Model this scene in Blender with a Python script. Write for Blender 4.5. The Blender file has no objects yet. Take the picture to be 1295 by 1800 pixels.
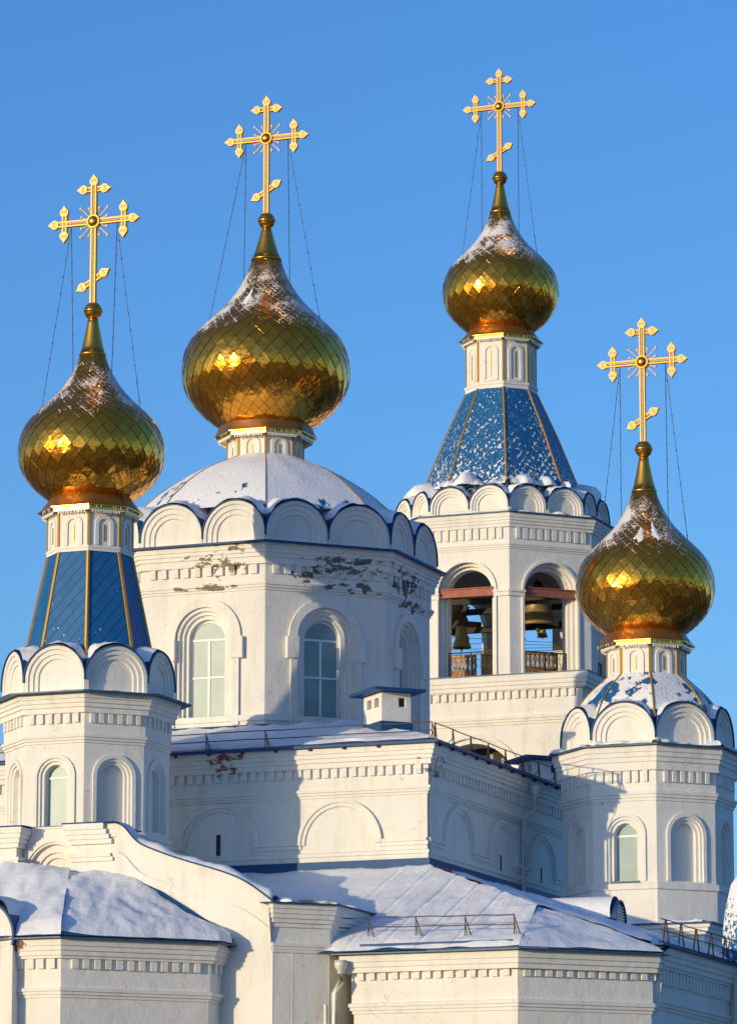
import bpy, bmesh, math, random
from math import sin, cos, tan, pi, radians as R, atan, sqrt, hypot, floor
from mathutils import Vector, noise
from mathutils.geometry import tessellate_polygon
random.seed(11)
scene = bpy.context.scene
COL = scene.collection
# ------------------------------------------------------------------ camera
FPX, PITCH, CZ = 7400.0, R(11.0), 1.7
cd = bpy.data.cameras.new('camera'); cam = bpy.data.objects.new('camera', cd); COL.objects.link(cam)
cam.location = (0, 0, CZ); cam.rotation_euler = (pi/2 + PITCH, 0, 0)
cd.sensor_fit = 'VERTICAL'; cd.sensor_height = 24; cd.lens = 24*FPX/1800
cd.clip_end = 6000; cd.clip_start = 0.5
scene.camera = cam
# ------------------------------------------------------------------ light
SUN_AZ, SUN_EL = R(-48.7), R(6.5)          # azimuth measured from the camera side (-Y) towards +X
to_sun = Vector((sin(SUN_AZ)*cos(SUN_EL), -cos(SUN_AZ)*cos(SUN_EL), sin(SUN_EL)))
sd = bpy.data.lights.new('sun', 'SUN'); sun = bpy.data.objects.new('sun', sd); COL.objects.link(sun)
sd.energy = 3.45; sd.angle = R(0.5); sd.color = (1.0, 0.79, 0.48)
sun.rotation_euler = to_sun.to_track_quat('Z', 'Y').to_euler(); sun.location = (-60, -20, 60)
world = bpy.data.worlds.new('World'); scene.world = world; world.use_nodes = True
wn = world.node_tree; bg = wn.nodes['Background']
sky = wn.nodes.new('ShaderNodeTexSky'); sky.sky_type = 'NISHITA'; sky.sun_disc = False
sky.sun_elevation = SUN_EL; sky.sun_rotation = math.atan2(to_sun.x, to_sun.y)
sky.air_density = 1.0; sky.dust_density = 1.0; sky.ozone_density = 2.5; sky.altitude = 100
hs = wn.nodes.new('ShaderNodeHueSaturation'); hs.inputs['Saturation'].default_value = 1.15
wn.links.new(sky.outputs[0], hs.inputs['Color']); tint = wn.nodes.new('ShaderNodeVectorMath'); tint.operation = 'MULTIPLY'; tint.inputs[1].default_value = (0.98, 1.31, 1.89)
wn.links.new(hs.outputs[0], tint.inputs[0]); wn.links.new(tint.outputs[0], bg.inputs['Color'])
bg.inputs['Strength'].default_value = 0.15
scene.view_settings.view_transform = 'Standard'; scene.view_settings.look = 'None'
scene.view_settings.exposure = 0.0; scene.view_settings.gamma = 1.0
try:
    scene.cycles.max_bounces = 6; scene.cycles.use_denoising = True
    scene.cycles.sample_clamp_indirect = 4.0
except Exception: pass

# ------------------------------------------------------------------ measuring aids (photo rows -> metres at a given distance)
def _b(row): return (900.0-row)/FPX
def H(row, Y): b = _b(row); return CZ + Y*(sin(PITCH)+b*cos(PITCH))/(cos(PITCH)-b*sin(PITCH))
def M(px, row, Y): b = _b(row); return px/FPX*Y/(cos(PITCH)-b*sin(PITCH))
def Xat(px, row, Y): return M(px-647.5, row, Y)
def zn(row, Y, rpx):                       # height of a point on the near vertex of a ring of radius rpx
    return H(row, Y-M(rpx, row, Y))
AL = R(21.0); CA, SA = cos(AL), sin(AL)
XB, YB = Xat(467.5, 650, 161.5), 161.5
def W(u, v, z=0.0): return Vector((XB+CA*u+SA*v, YB-SA*u+CA*v, z))
def UV2(x, y): dx, dy = x-XB, y-YB; return (CA*dx-SA*dy, SA*dx+CA*dy)
def ray(px, row): b = _b(row); a = (px-647.5)/FPX; return Vector((a, cos(PITCH)-b*sin(PITCH), sin(PITCH)+b*cos(PITCH)))
def on_v(px, row, v):                      # (u, z) on the vertical plane v = const
    d = ray(px, row); nx, ny = SA, CA
    t = (v + XB*nx + YB*ny)/(d.x*nx + d.y*ny)
    p = d*t; return UV2(p.x, p.y)[0], p.z+CZ
def on_u(px, row, u):
    d = ray(px, row); nx, ny = CA, -SA
    t = (u + XB*nx + YB*ny)/(d.x*nx + d.y*ny)
    p = d*t; return UV2(p.x, p.y)[1], p.z+CZ
def ndir(phi): return Vector((sin(phi), -cos(phi), 0))
def tdir(phi): return Vector((cos(phi), sin(phi), 0))
PHI0 = R(1.5)                              # direction of the near vertex of every octagon
PF = -AL                                   # the front faces look this way

# ------------------------------------------------------------------ mesh helpers
class MB:
    def __init__(s): s.v = []; s.f = []; s.uv = {}; s.sm = []; s.mi = []
    def face(s, pts, uv=None, smooth=False, mi=0):
        i = len(s.v); s.v += [Vector(p) for p in pts]; s.f.append(list(range(i, i+len(pts))))
        if uv: s.uv[len(s.f)-1] = uv
        s.sm.append(smooth); s.mi.append(mi)
    def grid(s, rows, uvf=None, smooth=True, flip=False, closed=False, mi=0):
        n = len(rows); m = len(rows[0]); i0 = len(s.v)
        for r in rows: s.v += [Vector(p) for p in r]
        for i in range(n-1):
            for j in range(m if closed else m-1):
                j2 = (j+1) % m
                q = [i0+i*m+j, i0+i*m+j2, i0+(i+1)*m+j2, i0+(i+1)*m+j]
                uvq = [(i, j), (i, j+1), (i+1, j+1), (i+1, j)]
                if flip: q.reverse(); uvq.reverse()
                s.f.append(q); s.sm.append(smooth); s.mi.append(mi)
                if uvf: s.uv[len(s.f)-1] = [uvf(a, b) for a, b in uvq]
    def box(s, o, x, y, z, mi=0):          # o = corner, x y z edge vectors
        o, x, y, z = map(Vector, (o, x, y, z))
        p = [o, o+x, o+x+y, o+y, o+z, o+x+z, o+x+y+z, o+y+z]
        i = len(s.v); s.v += p
        for q in ((0,3,2,1),(4,5,6,7),(0,1,5,4),(1,2,6,5),(2,3,7,6),(3,0,4,7)):
            s.f.append([i+k for k in q]); s.sm.append(False); s.mi.append(mi)
    def tube(s, pts, r, n=6, mi=0, r2=None, caps=True):
        pts = [Vector(p) for p in pts]; rings = []
        for k, p in enumerate(pts):
            d = (pts[min(k+1, len(pts)-1)]-pts[max(k-1, 0)]).normalized()
            a = d.cross(Vector((0, 0, 1)));
            if a.length < 1e-3: a = Vector((1, 0, 0))
            a.normalize(); b = d.cross(a)
            rr = r if r2 is None else r+(r2-r)*k/(len(pts)-1)
            rings.append([p+a*cos(2*pi*j/n)*rr+b*sin(2*pi*j/n)*rr for j in range(n)])
        s.grid(rings, closed=True, mi=mi)
        if caps: s.face(list(reversed(rings[0])), mi=mi); s.face(rings[-1], mi=mi)
    def lathe(s, c, prof, n=24, smooth=True, phi=0.0, mi=0):      # prof [(z,r)]
        c = Vector(c); rows = []
        for z, r in prof:
            rows.append([c+Vector((sin(phi+2*pi*j/n)*r, -cos(phi+2*pi*j/n)*r, z)) for j in range(n)])
        s.grid(rows, closed=True, smooth=smooth, flip=True, mi=mi)
    def ball(s, c, r, n=10, mi=0):
        s.lathe(c, [(r*cos(pi*k/n), max(1e-4, r*sin(pi*k/n))) for k in range(n+1)], n=n*2 if n > 5 else 6, mi=mi)
    def build(s, name, mat, parent=None, off=None):
        me = bpy.data.meshes.new(name)
        o = off if off is not None else root_of(parent)
        me.from_pydata([tuple(p-o) for p in s.v], [], s.f)
        me.polygons.foreach_set('use_smooth', s.sm)
        mats = mat if isinstance(mat, (list, tuple)) else [mat]
        for m in mats: me.materials.append(m)
        if len(mats) > 1: me.polygons.foreach_set('material_index', s.mi)
        if s.uv:
            ul = me.uv_layers.new(name='UVMap')
            for fi, p in enumerate(me.polygons):
                if fi in s.uv:
                    for k, li in enumerate(p.loop_indices): ul.data[li].uv = s.uv[fi][k]
        me.update()
        ob = bpy.data.objects.new(name, me); COL.objects.link(ob)
        if parent is not None: ob.parent = parent
        elif off is not None: ob.location = off
        return ob
def root_of(p):
    if p is None: return Vector((0, 0, 0))
    while p.parent: p = p.parent
    return p.location.copy()
def thing(name, loc, label, cat, group=None):
    e = bpy.data.objects.new(name, None); COL.objects.link(e); e.location = loc; e.empty_display_size = 0.5
    tag(e, label, cat, group); return e
def tag(o, label=None, cat=None, group=None, kind=None):
    if label: o['label'] = label
    if cat: o['category'] = cat
    if group: o['group'] = group
    if kind: o['kind'] = kind
    return o

# ------------------------------------------------------------------ materials
def mat(name, rgb, rough=0.6, metal=0.0, bump=0.0, bscale=8.0, var=0.0, vscale=1.5, spec=0.5):
    m = bpy.data.materials.new(name); m.use_nodes = True; nt = m.node_tree; p = nt.nodes['Principled BSDF']
    p.inputs['Base Color'].default_value = (*rgb, 1); p.inputs['Roughness'].default_value = rough
    p.inputs['Metallic'].default_value = metal; p.inputs['Specular IOR Level'].default_value = spec
    tc = nt.nodes.new('ShaderNodeTexCoord')
    if var:
        n = nt.nodes.new('ShaderNodeTexNoise'); n.inputs['Scale'].default_value = vscale; n.inputs['Detail'].default_value = 6
        nt.links.new(tc.outputs['Object'], n.inputs['Vector'])
        r = nt.nodes.new('ShaderNodeMapRange'); r.inputs[1].default_value = 0.3; r.inputs[2].default_value = 0.7
        r.inputs[3].default_value = 1-var; r.inputs[4].default_value = 1+var*0.4
        nt.links.new(n.outputs[0], r.inputs[0])
        mx = nt.nodes.new('ShaderNodeVectorMath'); mx.operation = 'SCALE'; mx.inputs[0].default_value = rgb
        nt.links.new(r.outputs[0], mx.inputs['Scale']); nt.links.new(mx.outputs[0], p.inputs['Base Color'])
    if bump:
        n = nt.nodes.new('ShaderNodeTexNoise'); n.inputs['Scale'].default_value = bscale; n.inputs['Detail'].default_value = 5
        nt.links.new(tc.outputs['Object'], n.inputs['Vector'])
        b = nt.nodes.new('ShaderNodeBump'); b.inputs['Strength'].default_value = 1.0; b.inputs['Distance'].default_value = bump
        nt.links.new(n.outputs[0], b.inputs['Height']); nt.links.new(b.outputs[0], p.inputs['Normal'])
    return m
class NT:
    """small node writing aid"""
    def __init__(s, m): s.t = m.node_tree; s.p = s.t.nodes['Principled BSDF']
    def n(s, k, **kw):
        x = s.t.nodes.new(k)
        for a, b in kw.items(): setattr(x, a, b)
        return x
    def l(s, a, b): s.t.links.new(a, b)
    def math(s, op, a, b=None, c=None, clamp=False):
        x = s.n('ShaderNodeMath', operation=op, use_clamp=clamp)
        for i, q in enumerate((a, b, c)):
            if q is None: continue
            if isinstance(q, (int, float)): x.inputs[i].default_value = q
            else: s.l(q, x.inputs[i])
        return x.outputs[0]
    def rng(s, a, lo, hi, o0=0.0, o1=1.0, smooth=False):
        x = s.n('ShaderNodeMapRange'); x.inputs[1].default_value = lo; x.inputs[2].default_value = hi
        x.inputs[3].default_value = o0; x.inputs[4].default_value = o1
        if smooth: x.interpolation_type = 'SMOOTHSTEP'
        s.l(a, x.inputs[0]); return x.outputs[0]
    def noise(s, vec, scale, detail=4, rough=0.5):
        x = s.n('ShaderNodeTexNoise'); x.inputs['Scale'].default_value = scale; x.inputs['Detail'].default_value = detail
        x.inputs['Roughness'].default_value = rough; s.l(vec, x.inputs['Vector']); return x.outputs[0]
    def mix(s, f, a, b):
        x = s.n('ShaderNodeMix', data_type='RGBA')
        for sock, q in ((x.inputs[0], f), (x.inputs[6], a), (x.inputs[7], b)):
            if isinstance(q, tuple): sock.default_value = (*q, 1)
            elif isinstance(q, (int, float)): sock.default_value = q
            else: s.l(q, sock)
        return x.outputs[2]

WALL = (0.80, 0.765, 0.70)
def plaster(name, peel=None, seed=0.0):
    """white limewash, grime in the hollows of a noise, streaks; peel = (z0, z1, threshold, scale)"""
    m = mat(name, WALL, 0.85, spec=0.25); T = NT(m)
    tc = T.n('ShaderNodeTexCoord'); geo = T.n('ShaderNodeNewGeometry'); v = geo.outputs['Position']
    mp = T.n('ShaderNodeMapping'); mp.inputs['Scale'].default_value = (1.6, 1.6, 0.22); T.l(v, mp.inputs['Vector'])
    big = T.noise(v, 0.45, 5); streak = T.noise(mp.outputs[0], 1.3, 6, 0.6); fine = T.noise(v, 9, 6, 0.6)
    c1 = T.mix(T.rng(big, 0.35, 0.7), (0.80, 0.78, 0.735), (0.73, 0.715, 0.68))
    c2 = T.mix(T.math('MULTIPLY', T.rng(streak, 0.52, 0.78), 0.60), c1, (0.56, 0.52, 0.46))
    spots = T.math('GREATER_THAN', T.noise(v, 3.1, 3), 0.735)
    c3 = T.mix(T.math('MULTIPLY', spots, 0.5), c2, (0.42, 0.36, 0.30))
    # hairline cracks
    vo = T.n('ShaderNodeTexVoronoi', feature='DISTANCE_TO_EDGE'); vo.inputs['Scale'].default_value = 0.35
    wob = T.n('ShaderNodeVectorMath', operation='ADD'); T.l(v, wob.inputs[0])
    nz = T.n('ShaderNodeTexNoise'); nz.inputs['Scale'].default_value = 2.0; T.l(v, nz.inputs['Vector']); T.l(nz.outputs[1], wob.inputs[1])
    T.l(wob.outputs[0], vo.inputs['Vector'])
    crack = T.math('MULTIPLY', T.math('LESS_THAN', vo.outputs[0], 0.004), T.math('GREATER_THAN', T.noise(v, 0.3, 2), 0.53))
    c3 = T.mix(T.math('MULTIPLY', crack, 0.35), c3, (0.40, 0.36, 0.31))
    hgt = T.math('ADD', T.math('MULTIPLY', fine, 0.5), T.math('MULTIPLY', T.noise(v, 2.2, 4), 1.0))
    dist = 0.03
    if peel:
        tot = None
        for (px_, py_, pz_, rx, rz, col, sc, th) in peel:
            sub = T.n('ShaderNodeVectorMath', operation='SUBTRACT'); T.l(v, sub.inputs[0]); sub.inputs[1].default_value = (px_, py_, pz_)
            mu = T.n('ShaderNodeVectorMath', operation='MULTIPLY'); T.l(sub.outputs[0], mu.inputs[0]); mu.inputs[1].default_value = (1/rx, 1/rx, 1/rz)
            ln = T.n('ShaderNodeVectorMath', operation='LENGTH'); T.l(mu.outputs[0], ln.inputs[0])
            mp2 = T.n('ShaderNodeMapping'); mp2.inputs['Scale'].default_value = (1, 1, 1.9); T.l(v, mp2.inputs['Vector'])
            nn = T.noise(mp2.outputs[0], sc, 6, 0.62)
            msk = T.math('GREATER_THAN', T.math('SUBTRACT', nn, T.math('MULTIPLY', ln.outputs[1], 0.13)), th)
            cc = T.mix(T.noise(v, 6, 3), tuple(q*0.6 for q in col), tuple(min(1, q*1.5) for q in col))
            c3 = T.mix(msk, c3, cc)
            hgt = T.math('SUBTRACT', hgt, T.math('MULTIPLY', msk, 0.9))
    T.l(c3, T.p.inputs['Base Color'])
    b = T.n('ShaderNodeBump'); b.inputs['Distance'].default_value = dist; b.inputs['Strength'].default_value = 0.8
    T.l(hgt, b.inputs['Height']); T.l(b.outputs[0], T.p.inputs['Normal'])
    return m
def snow_mat(name='snow'):
    m = mat(name, (0.82, 0.84, 0.87), 0.7, spec=0.3); T = NT(m); geo = T.n('ShaderNodeNewGeometry'); v = geo.outputs['Position']
    h = T.math('ADD', T.math('MULTIPLY', T.noise(v, 2.2, 6, 0.6), 1.2), T.math('MULTIPLY', T.noise(v, 11, 6, 0.7), 0.55))
    b = T.n('ShaderNodeBump'); b.inputs['Distance'].default_value = 0.05; b.inputs['Strength'].default_value = 0.75
    T.l(h, b.inputs['Height']); T.l(b.outputs[0], T.p.inputs['Normal'])
    T.l(T.mix(T.rng(T.noise(v, 0.8, 4), 0.35, 0.7), (0.86, 0.875, 0.90), (0.76, 0.78, 0.82)), T.p.inputs['Base Color'])
    return m
BLUE = (0.010, 0.075, 0.205)
def blue_tiles(name, snow_a, snow_b, tile=0.42, nscale=5.0, shape=1.0, bigw=0.25, edge=.035):
    """blue sheet-metal diamond tiles; UV = (metres along, metres up), snow threshold goes from snow_a (low) to snow_b (high) with v2"""
    m = mat(name, BLUE, 0.5, 0.0, spec=0.3); T = NT(m)
    uv = T.n('ShaderNodeUVMap'); uv.uv_map = 'UVMap'
    sp = T.n('ShaderNodeSeparateXYZ'); T.l(uv.outputs[0], sp.inputs[0])
    x, y = T.math('MULTIPLY', sp.outputs[0], -1.0), sp.outputs[1]
    k = 1.0/tile
    d1 = T.math('MULTIPLY', T.math('ADD', x, T.math('MULTIPLY', y, 0.82)), k)
    d2 = T.math('MULTIPLY', T.math('SUBTRACT', x, T.math('MULTIPLY', y, 0.82)), k)
    f1 = T.math('PINGPONG', d1, 0.5); f2 = T.math('PINGPONG', d2, 0.5)
    seam = T.math('MAXIMUM', T.math('LESS_THAN', f1, 0.045), T.math('MULTIPLY', T.math('LESS_THAN', f2, 0.02), 0.25))
    cb = T.n('ShaderNodeCombineXYZ'); T.l(T.math('FLOOR', d1), cb.inputs[0]); T.l(T.math('FLOOR', d2), cb.inputs[1])
    wn_ = T.n('ShaderNodeTexWhiteNoise'); T.l(cb.outputs[0], wn_.inputs['Vector'])
    base = T.mix(wn_.outputs[0], (0.009, 0.105, 0.29), (0.014, 0.130, 0.35))
    base = T.mix(T.math('MULTIPLY', seam, 0.7), base, (0.004, 0.03, 0.09))
    geo = T.n('ShaderNodeNewGeometry'); v = geo.outputs['Position']
    mp = T.n('ShaderNodeMapping'); mp.inputs['Scale'].default_value = (1, 1, shape); T.l(v, mp.inputs['Vector'])
    fine = T.noise(mp.outputs[0], nscale, 5, 0.6); big = T.noise(v, 0.7, 3)
    vt = T.n('ShaderNodeVertexColor') if False else None
    hv = T.n('ShaderNodeAttribute'); hv.attribute_name = 'snowh'
    thr = T.rng(hv.outputs['Fac'], 0, 1, snow_a, snow_b)
    val = T.math('ADD', fine, T.math('MULTIPLY', T.math('SUBTRACT', big, 0.5), bigw*2))
    val = T.math('ADD', val, T.math('MULTIPLY', T.math('LESS_THAN', f1, 0.14), edge))
    msk = T.rng(T.math('SUBTRACT', val, thr), -0.01, 0.02)
    col = T.mix(msk, base, (0.82, 0.84, 0.87)); T.l(col, T.p.inputs['Base Color'])
    T.l(T.rng(msk, 0, 1, 0.5, 0.75), T.p.inputs['Roughness'])
    h = T.math('ADD', T.math('MULTIPLY', msk, T.math('ADD', 0.7, T.math('MULTIPLY', T.noise(v, 9, 5, .65), 0.8))), T.math('MULTIPLY', seam, -0.10))
    b = T.n('ShaderNodeBump'); b.inputs['Distance'].default_value = 0.06; b.inputs['Strength'].default_value = 0.8
    T.l(h, b.inputs['Height']); T.l(b.outputs[0], T.p.inputs['Normal'])
    return m
def onion_mat(name, dens=0.0, ox=0.0):
    """gold coated diamond shingles; UVMap = inside one tile, attribute snowh = 0 at the neck to 1 at the foot"""
    m = mat(name, (0.80, 0.55, 0.11), 0.13, 1.0); T = NT(m)
    uv = T.n('ShaderNodeUVMap'); uv.uv_map = 'UVMap'
    sp = T.n('ShaderNodeSeparateXYZ'); T.l(uv.outputs[0], sp.inputs[0]); x, y = sp.outputs[0], sp.outputs[1]
    ex = T.math('MINIMUM', x, y); ex2 = T.math('MINIMUM', T.math('SUBTRACT', 1, x), T.math('SUBTRACT', 1, y))
    edge = T.math('MINIMUM', ex, ex2)
    seam = T.math('LESS_THAN', edge, 0.03)
    geo = T.n('ShaderNodeNewGeometry'); v = geo.outputs['Position']
    at = T.n('ShaderNodeAttribute'); at.attribute_name = 'snowh'; t = at.outputs['Fac']
    at2 = T.n('ShaderNodeAttribute'); at2.attribute_name = 'tiler'; rnd = at2.outputs['Fac']
    gold = T.mix(rnd, (0.80, 0.335, 0.035), (0.96, 0.405, 0.045))
    gold = T.mix(T.math('MULTIPLY', seam, 0.55), gold, (0.12, 0.07, 0.02))
    fine = T.noise(v, 11, 6, 0.7); big = T.noise(v, 1.3, 3)
    band = T.math('MULTIPLY', T.rng(t, -0.02, 0.16, 0.25, 1, True), T.rng(t, 0.30, 0.66, 1, 0, True))
    at3 = T.n('ShaderNodeAttribute'); at3.attribute_name = 'flank'; flank = T.rng(at3.outputs['Fac'], 0.55, 0.95, 0, 1, True)
    e1 = T.math('SUBTRACT', 1, x); e2 = T.math('SUBTRACT', 1, y)
    wig = T.math('MULTIPLY', T.math('SUBTRACT', T.noise(v, 4, 3), 0.35), 0.30)
    up = T.math('MAXIMUM', T.rng(T.math('SUBTRACT', e2, wig), 0.0, 0.12, 1, 0), T.math('MULTIPLY', T.rng(T.math('SUBTRACT', e1, wig), 0.0, 0.07, 1, 0), 0.75))
    val = T.math('ADD', T.math('MULTIPLY', fine, 0.9), T.math('MULTIPLY', T.math('SUBTRACT', big, 0.5), 0.85))
    val = T.math('ADD', val, T.math('MULTIPLY', T.math('MULTIPLY', up, T.rng(band, 0.0, 0.7, 0, 1)), 0.20))
    val = T.math('ADD', val, T.math('MULTIPLY', band, T.math('ADD', 0.205+dens, T.math('MULTIPLY', flank, 0.24))))
    msk = T.rng(T.math('SUBTRACT', val, 0.78), -0.02, 0.04)
    msk = T.math('MULTIPLY', msk, T.rng(t, 0.66, 0.58, 0, 1), clamp=True)
    col = T.mix(msk, gold, (0.80, 0.81, 0.84)); T.l(col, T.p.inputs['Base Color'])
    T.l(T.rng(msk, 0, 1, 0.94, 0), T.p.inputs['Metallic']); T.l(T.rng(msk, 0, 1, 0.16, 0.7), T.p.inputs['Roughness'])
    h = T.math('ADD', T.math('MULTIPLY', T.noise(v, 2.8, 2), 1.1), T.math('MULTIPLY', msk, T.math('ADD', 0.5, fine)))
    h = T.math('SUBTRACT', h, T.math('MULTIPLY', seam, 0.12))
    b = T.n('ShaderNodeBump'); b.inputs['Distance'].default_value = 0.05; b.inputs['Strength'].default_value = 0.7
    T.l(h, b.inputs['Height']); T.l(b.outputs[0], T.p.inputs['Normal'])
    return m
M_SNOW = snow_mat()
M_WALL = plaster('limewash')
M_BLUE = mat('blue_sheet', BLUE, 0.55, spec=0.3, bump=0.01, bscale=3, var=0.25, vscale=2)
M_EAVE = mat('eave_sheet', (0.03, 0.10, 0.20), 0.5, var=0.4, vscale=3)
M_GOLD = mat('gold_plain', (0.85, 0.50, 0.09), 0.22, 1.0, bump=0.01, bscale=3)
M_GOLDB = mat('gold_brushed', (0.78, 0.40, 0.07), 0.34, 1.0, bump=0.01, bscale=2)
M_COPPER = mat('copper_skirt', (0.30, 0.14, 0.04), 0.38, 0.6, bump=0.02, bscale=2)
M_TRIM = mat('gold_strip', (0.55, 0.30, 0.04), 0.45, 0.7)
M_CROSS = mat('cross_gold', (0.74, 0.335, 0.014), 0.42, 0.3)
M_RAY = mat('ray_gold', (0.80, 0.60, 0.35), 0.6, 0.0)
M_INLAY = mat('cross_inlay', (0.50, 0.42, 0.38), 0.6, bump=0.02, bscale=30, var=0.3, vscale=25)
M_DARK = mat('dark_gap', (0.05, 0.03, 0.02), 0.7)
M_ENAM = mat('cross_enamel', (0.50, 0.42, 0.34), 0.5)
M_GLASS = mat('pale_glass', (0.25, 0.37, 0.40), 0.35, spec=0.3, var=0.2, vscale=0.7)
M_GLASSD = mat('dark_glass', (0.02, 0.025, 0.03), 0.05, spec=0.8)
M_FRAME = mat('window_white', (0.80, 0.80, 0.78), 0.5)
M_WIRE = mat('chain_steel', (0.10, 0.10, 0.12), 0.5, 0.6)
M_IRON = mat('rusty_iron', (0.13, 0.075, 0.05), 0.8, 0.2, var=0.4, vscale=12)
M_BEAM = mat('red_steel', (0.36, 0.12, 0.07), 0.7, var=0.3, vscale=4)
M_BRONZE = mat('bell_bronze', (0.34, 0.24, 0.09), 0.5, 0.35, var=0.3, vscale=3)
M_WOOD = mat('orange_wood', (0.50, 0.24, 0.06), 0.6, var=0.4, vscale=6)
M_INNER = mat('inner_plaster', (0.50, 0.50, 0.50), 0.9, var=0.2)
M_TIMBER_SHADE = mat('dark_timber_and_shade', (0.05, 0.04, 0.035), 0.9)  # dark timber colour, also used as painted shade inside the lower arch
M_PIPE = mat('pipe_white', (0.62, 0.62, 0.60), 0.5, 0.2, var=0.2, vscale=3)

# ------------------------------------------------------------------ shared shapes
def octagon(c, r, phi=PHI0, n=8):
    """plan points of a regular polygon, vertices, running to the right as seen from outside"""
    return [Vector((c[0]+sin(phi+2*pi*k/n)*r, c[1]-cos(phi+2*pi*k/n)*r, 0)) for k in range(n)]
def offset_path(path, d, closed=True):
    n = len(path); out = []
    for i in range(n):
        p = path[i]
        if closed or 0 < i < n-1:
            a = (p-path[i-1]).normalized(); b = (path[(i+1) % n]-p).normalized()
        elif i == 0: a = b = (path[1]-p).normalized()
        else: a = b = (p-path[i-1]).normalized()
        na = Vector((a.y, -a.x, 0)); nb = Vector((b.y, -b.x, 0)); m = (na+nb)
        m = m/max(0.2, m.dot(na)); out.append(p+m*d)
    return out
def sweep(mb, path, prof, closed=True, caps=True):
    """prof [(offset outwards, z)] swept round a plan path"""
    rings = [[q+Vector((0, 0, z)) for q in offset_path(path, d, closed)] for d, z in prof]
    mb.grid(rings, smooth=False, closed=closed)
    if not closed and caps:
        mb.face([r[0] for r in rings]); mb.face([r[-1] for r in reversed(rings)])
def dentils(mb, path, d0, d1, z0, z1, w=0.17, gap=0.17, closed=True, rnd=None):
    n = len(path)
    for i in range(n if closed else n-1):
        a, b = path[i], path[(i+1) % n]; L = (b-a).length; t = (b-a)/L; nn = Vector((t.y, -t.x, 0))
        k = max(1, int((L-0.15)/(w+gap))); s0 = (L-k*(w+gap)+gap)/2
        for j in range(k):
            if rnd and random.random() < rnd: continue
            o = a+t*(s0+j*(w+gap))+nn*d0+Vector((0, 0, z0+random.uniform(-.008, .008)))
            jw = w*random.uniform(.88, 1.04); mb.box(o+t*random.uniform(-.012, .012), t*jw, nn*-(d0-d1)*random.uniform(.82, 1.0), Vector((0, 0, (z1-z0)*1.0)))
def cornice(path, zt, h, proj=0.33, closed=True, dent=(0.42, 0.61), low=0.84, w=0.17, gap=0.17, mb=None):
    """stepped brick cornice hung below zt, dentil row and a lower string course"""
    mb = mb or MB(); z = lambda f: zt-h*f; p = proj
    sweep(mb, path, [(p*.97, z(-0.005)), (p, z(0)), (p, z(.13)), (p*.86, z(.135)), (p*.86, z(.215)), (p*.70, z(.22)), (p*.70, z(.30)),
                     (p*.52, z(.305)), (p*.52, z(dent[0]-.01)), (p*.16, z(dent[0])), (p*.16, z(low-.01)), (p*.42, z(low)), (p*.42, z(low+.06)),
                     (p*.28, z(low+.065)), (p*.28, z(low+.115)), (p*.12, z(low+.12)), (p*.12, z(low+.17)), (0.0, z(low+.175))], closed)
    pp = offset_path(path, p*.16, closed)
    dentils(mb, pp, 0, p*.28, z(dent[1]), z(dent[0]-.005), w, gap, closed)
    return mb
def eave(path, z, d0, d1, th=0.05, closed=True, drop=0.0):
    mb = MB(); sweep(mb, path, [(d0, z+th), (d1, z+th-drop), (d1, z-drop), (d0, z), (d0, z+th)], closed); return mb
def snow_ledge(path, z, d0, d1, hh, closed=True, cover=1.0, seed=0, faces=None, slope=0.0):
    """a ragged ridge of snow lying on a ledge"""
    mb = MB(); n = len(path)
    for i in range(n if closed else n-1):
        if faces is not None and i not in faces: continue
        a, b = path[i], path[(i+1) % n]; L = (b-a).length; t = (b-a)/L; nn = Vector((t.y, -t.x, 0))
        k = max(4, int(L/0.12)); rows = []
        for j in range(k+1):
            s = L*j/k; q = noise.noise(Vector((s*1.3+seed*7.1, i*3.7, 1.1))); q2 = noise.noise(Vector((s*5+seed, i*2.7, 4.1)))
            ht = max(0.0, hh*(0.6+1.1*q+0.25*q2+(cover-1))); dd = d1-(d1-d0)*max(0, .28-.5*q-.2*q2)*(1 if ht > 0 else 1)
            p = a+t*s; z0 = z+0.004
            pts = [(d0, ht*1.25-slope*0), (d0+(dd-d0)*.45, ht*1.1), (d0+(dd-d0)*.82, ht*.85), (dd, ht*.35), (dd, 0.0)]
            rows.append([p+nn*x+Vector((0, 0, z0+y)) for x, y in pts])
        mb.grid(rows, smooth=True, flip=True)
    return mb
def arch_pts(a, zs, zb, n=16):
    pts = [(-a, zb)]
    for k in range(n+1): th = pi-pi*k/n; pts.append((a*cos(th), zs+a*sin(th)))
    pts.append((a, zb)); return pts
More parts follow.
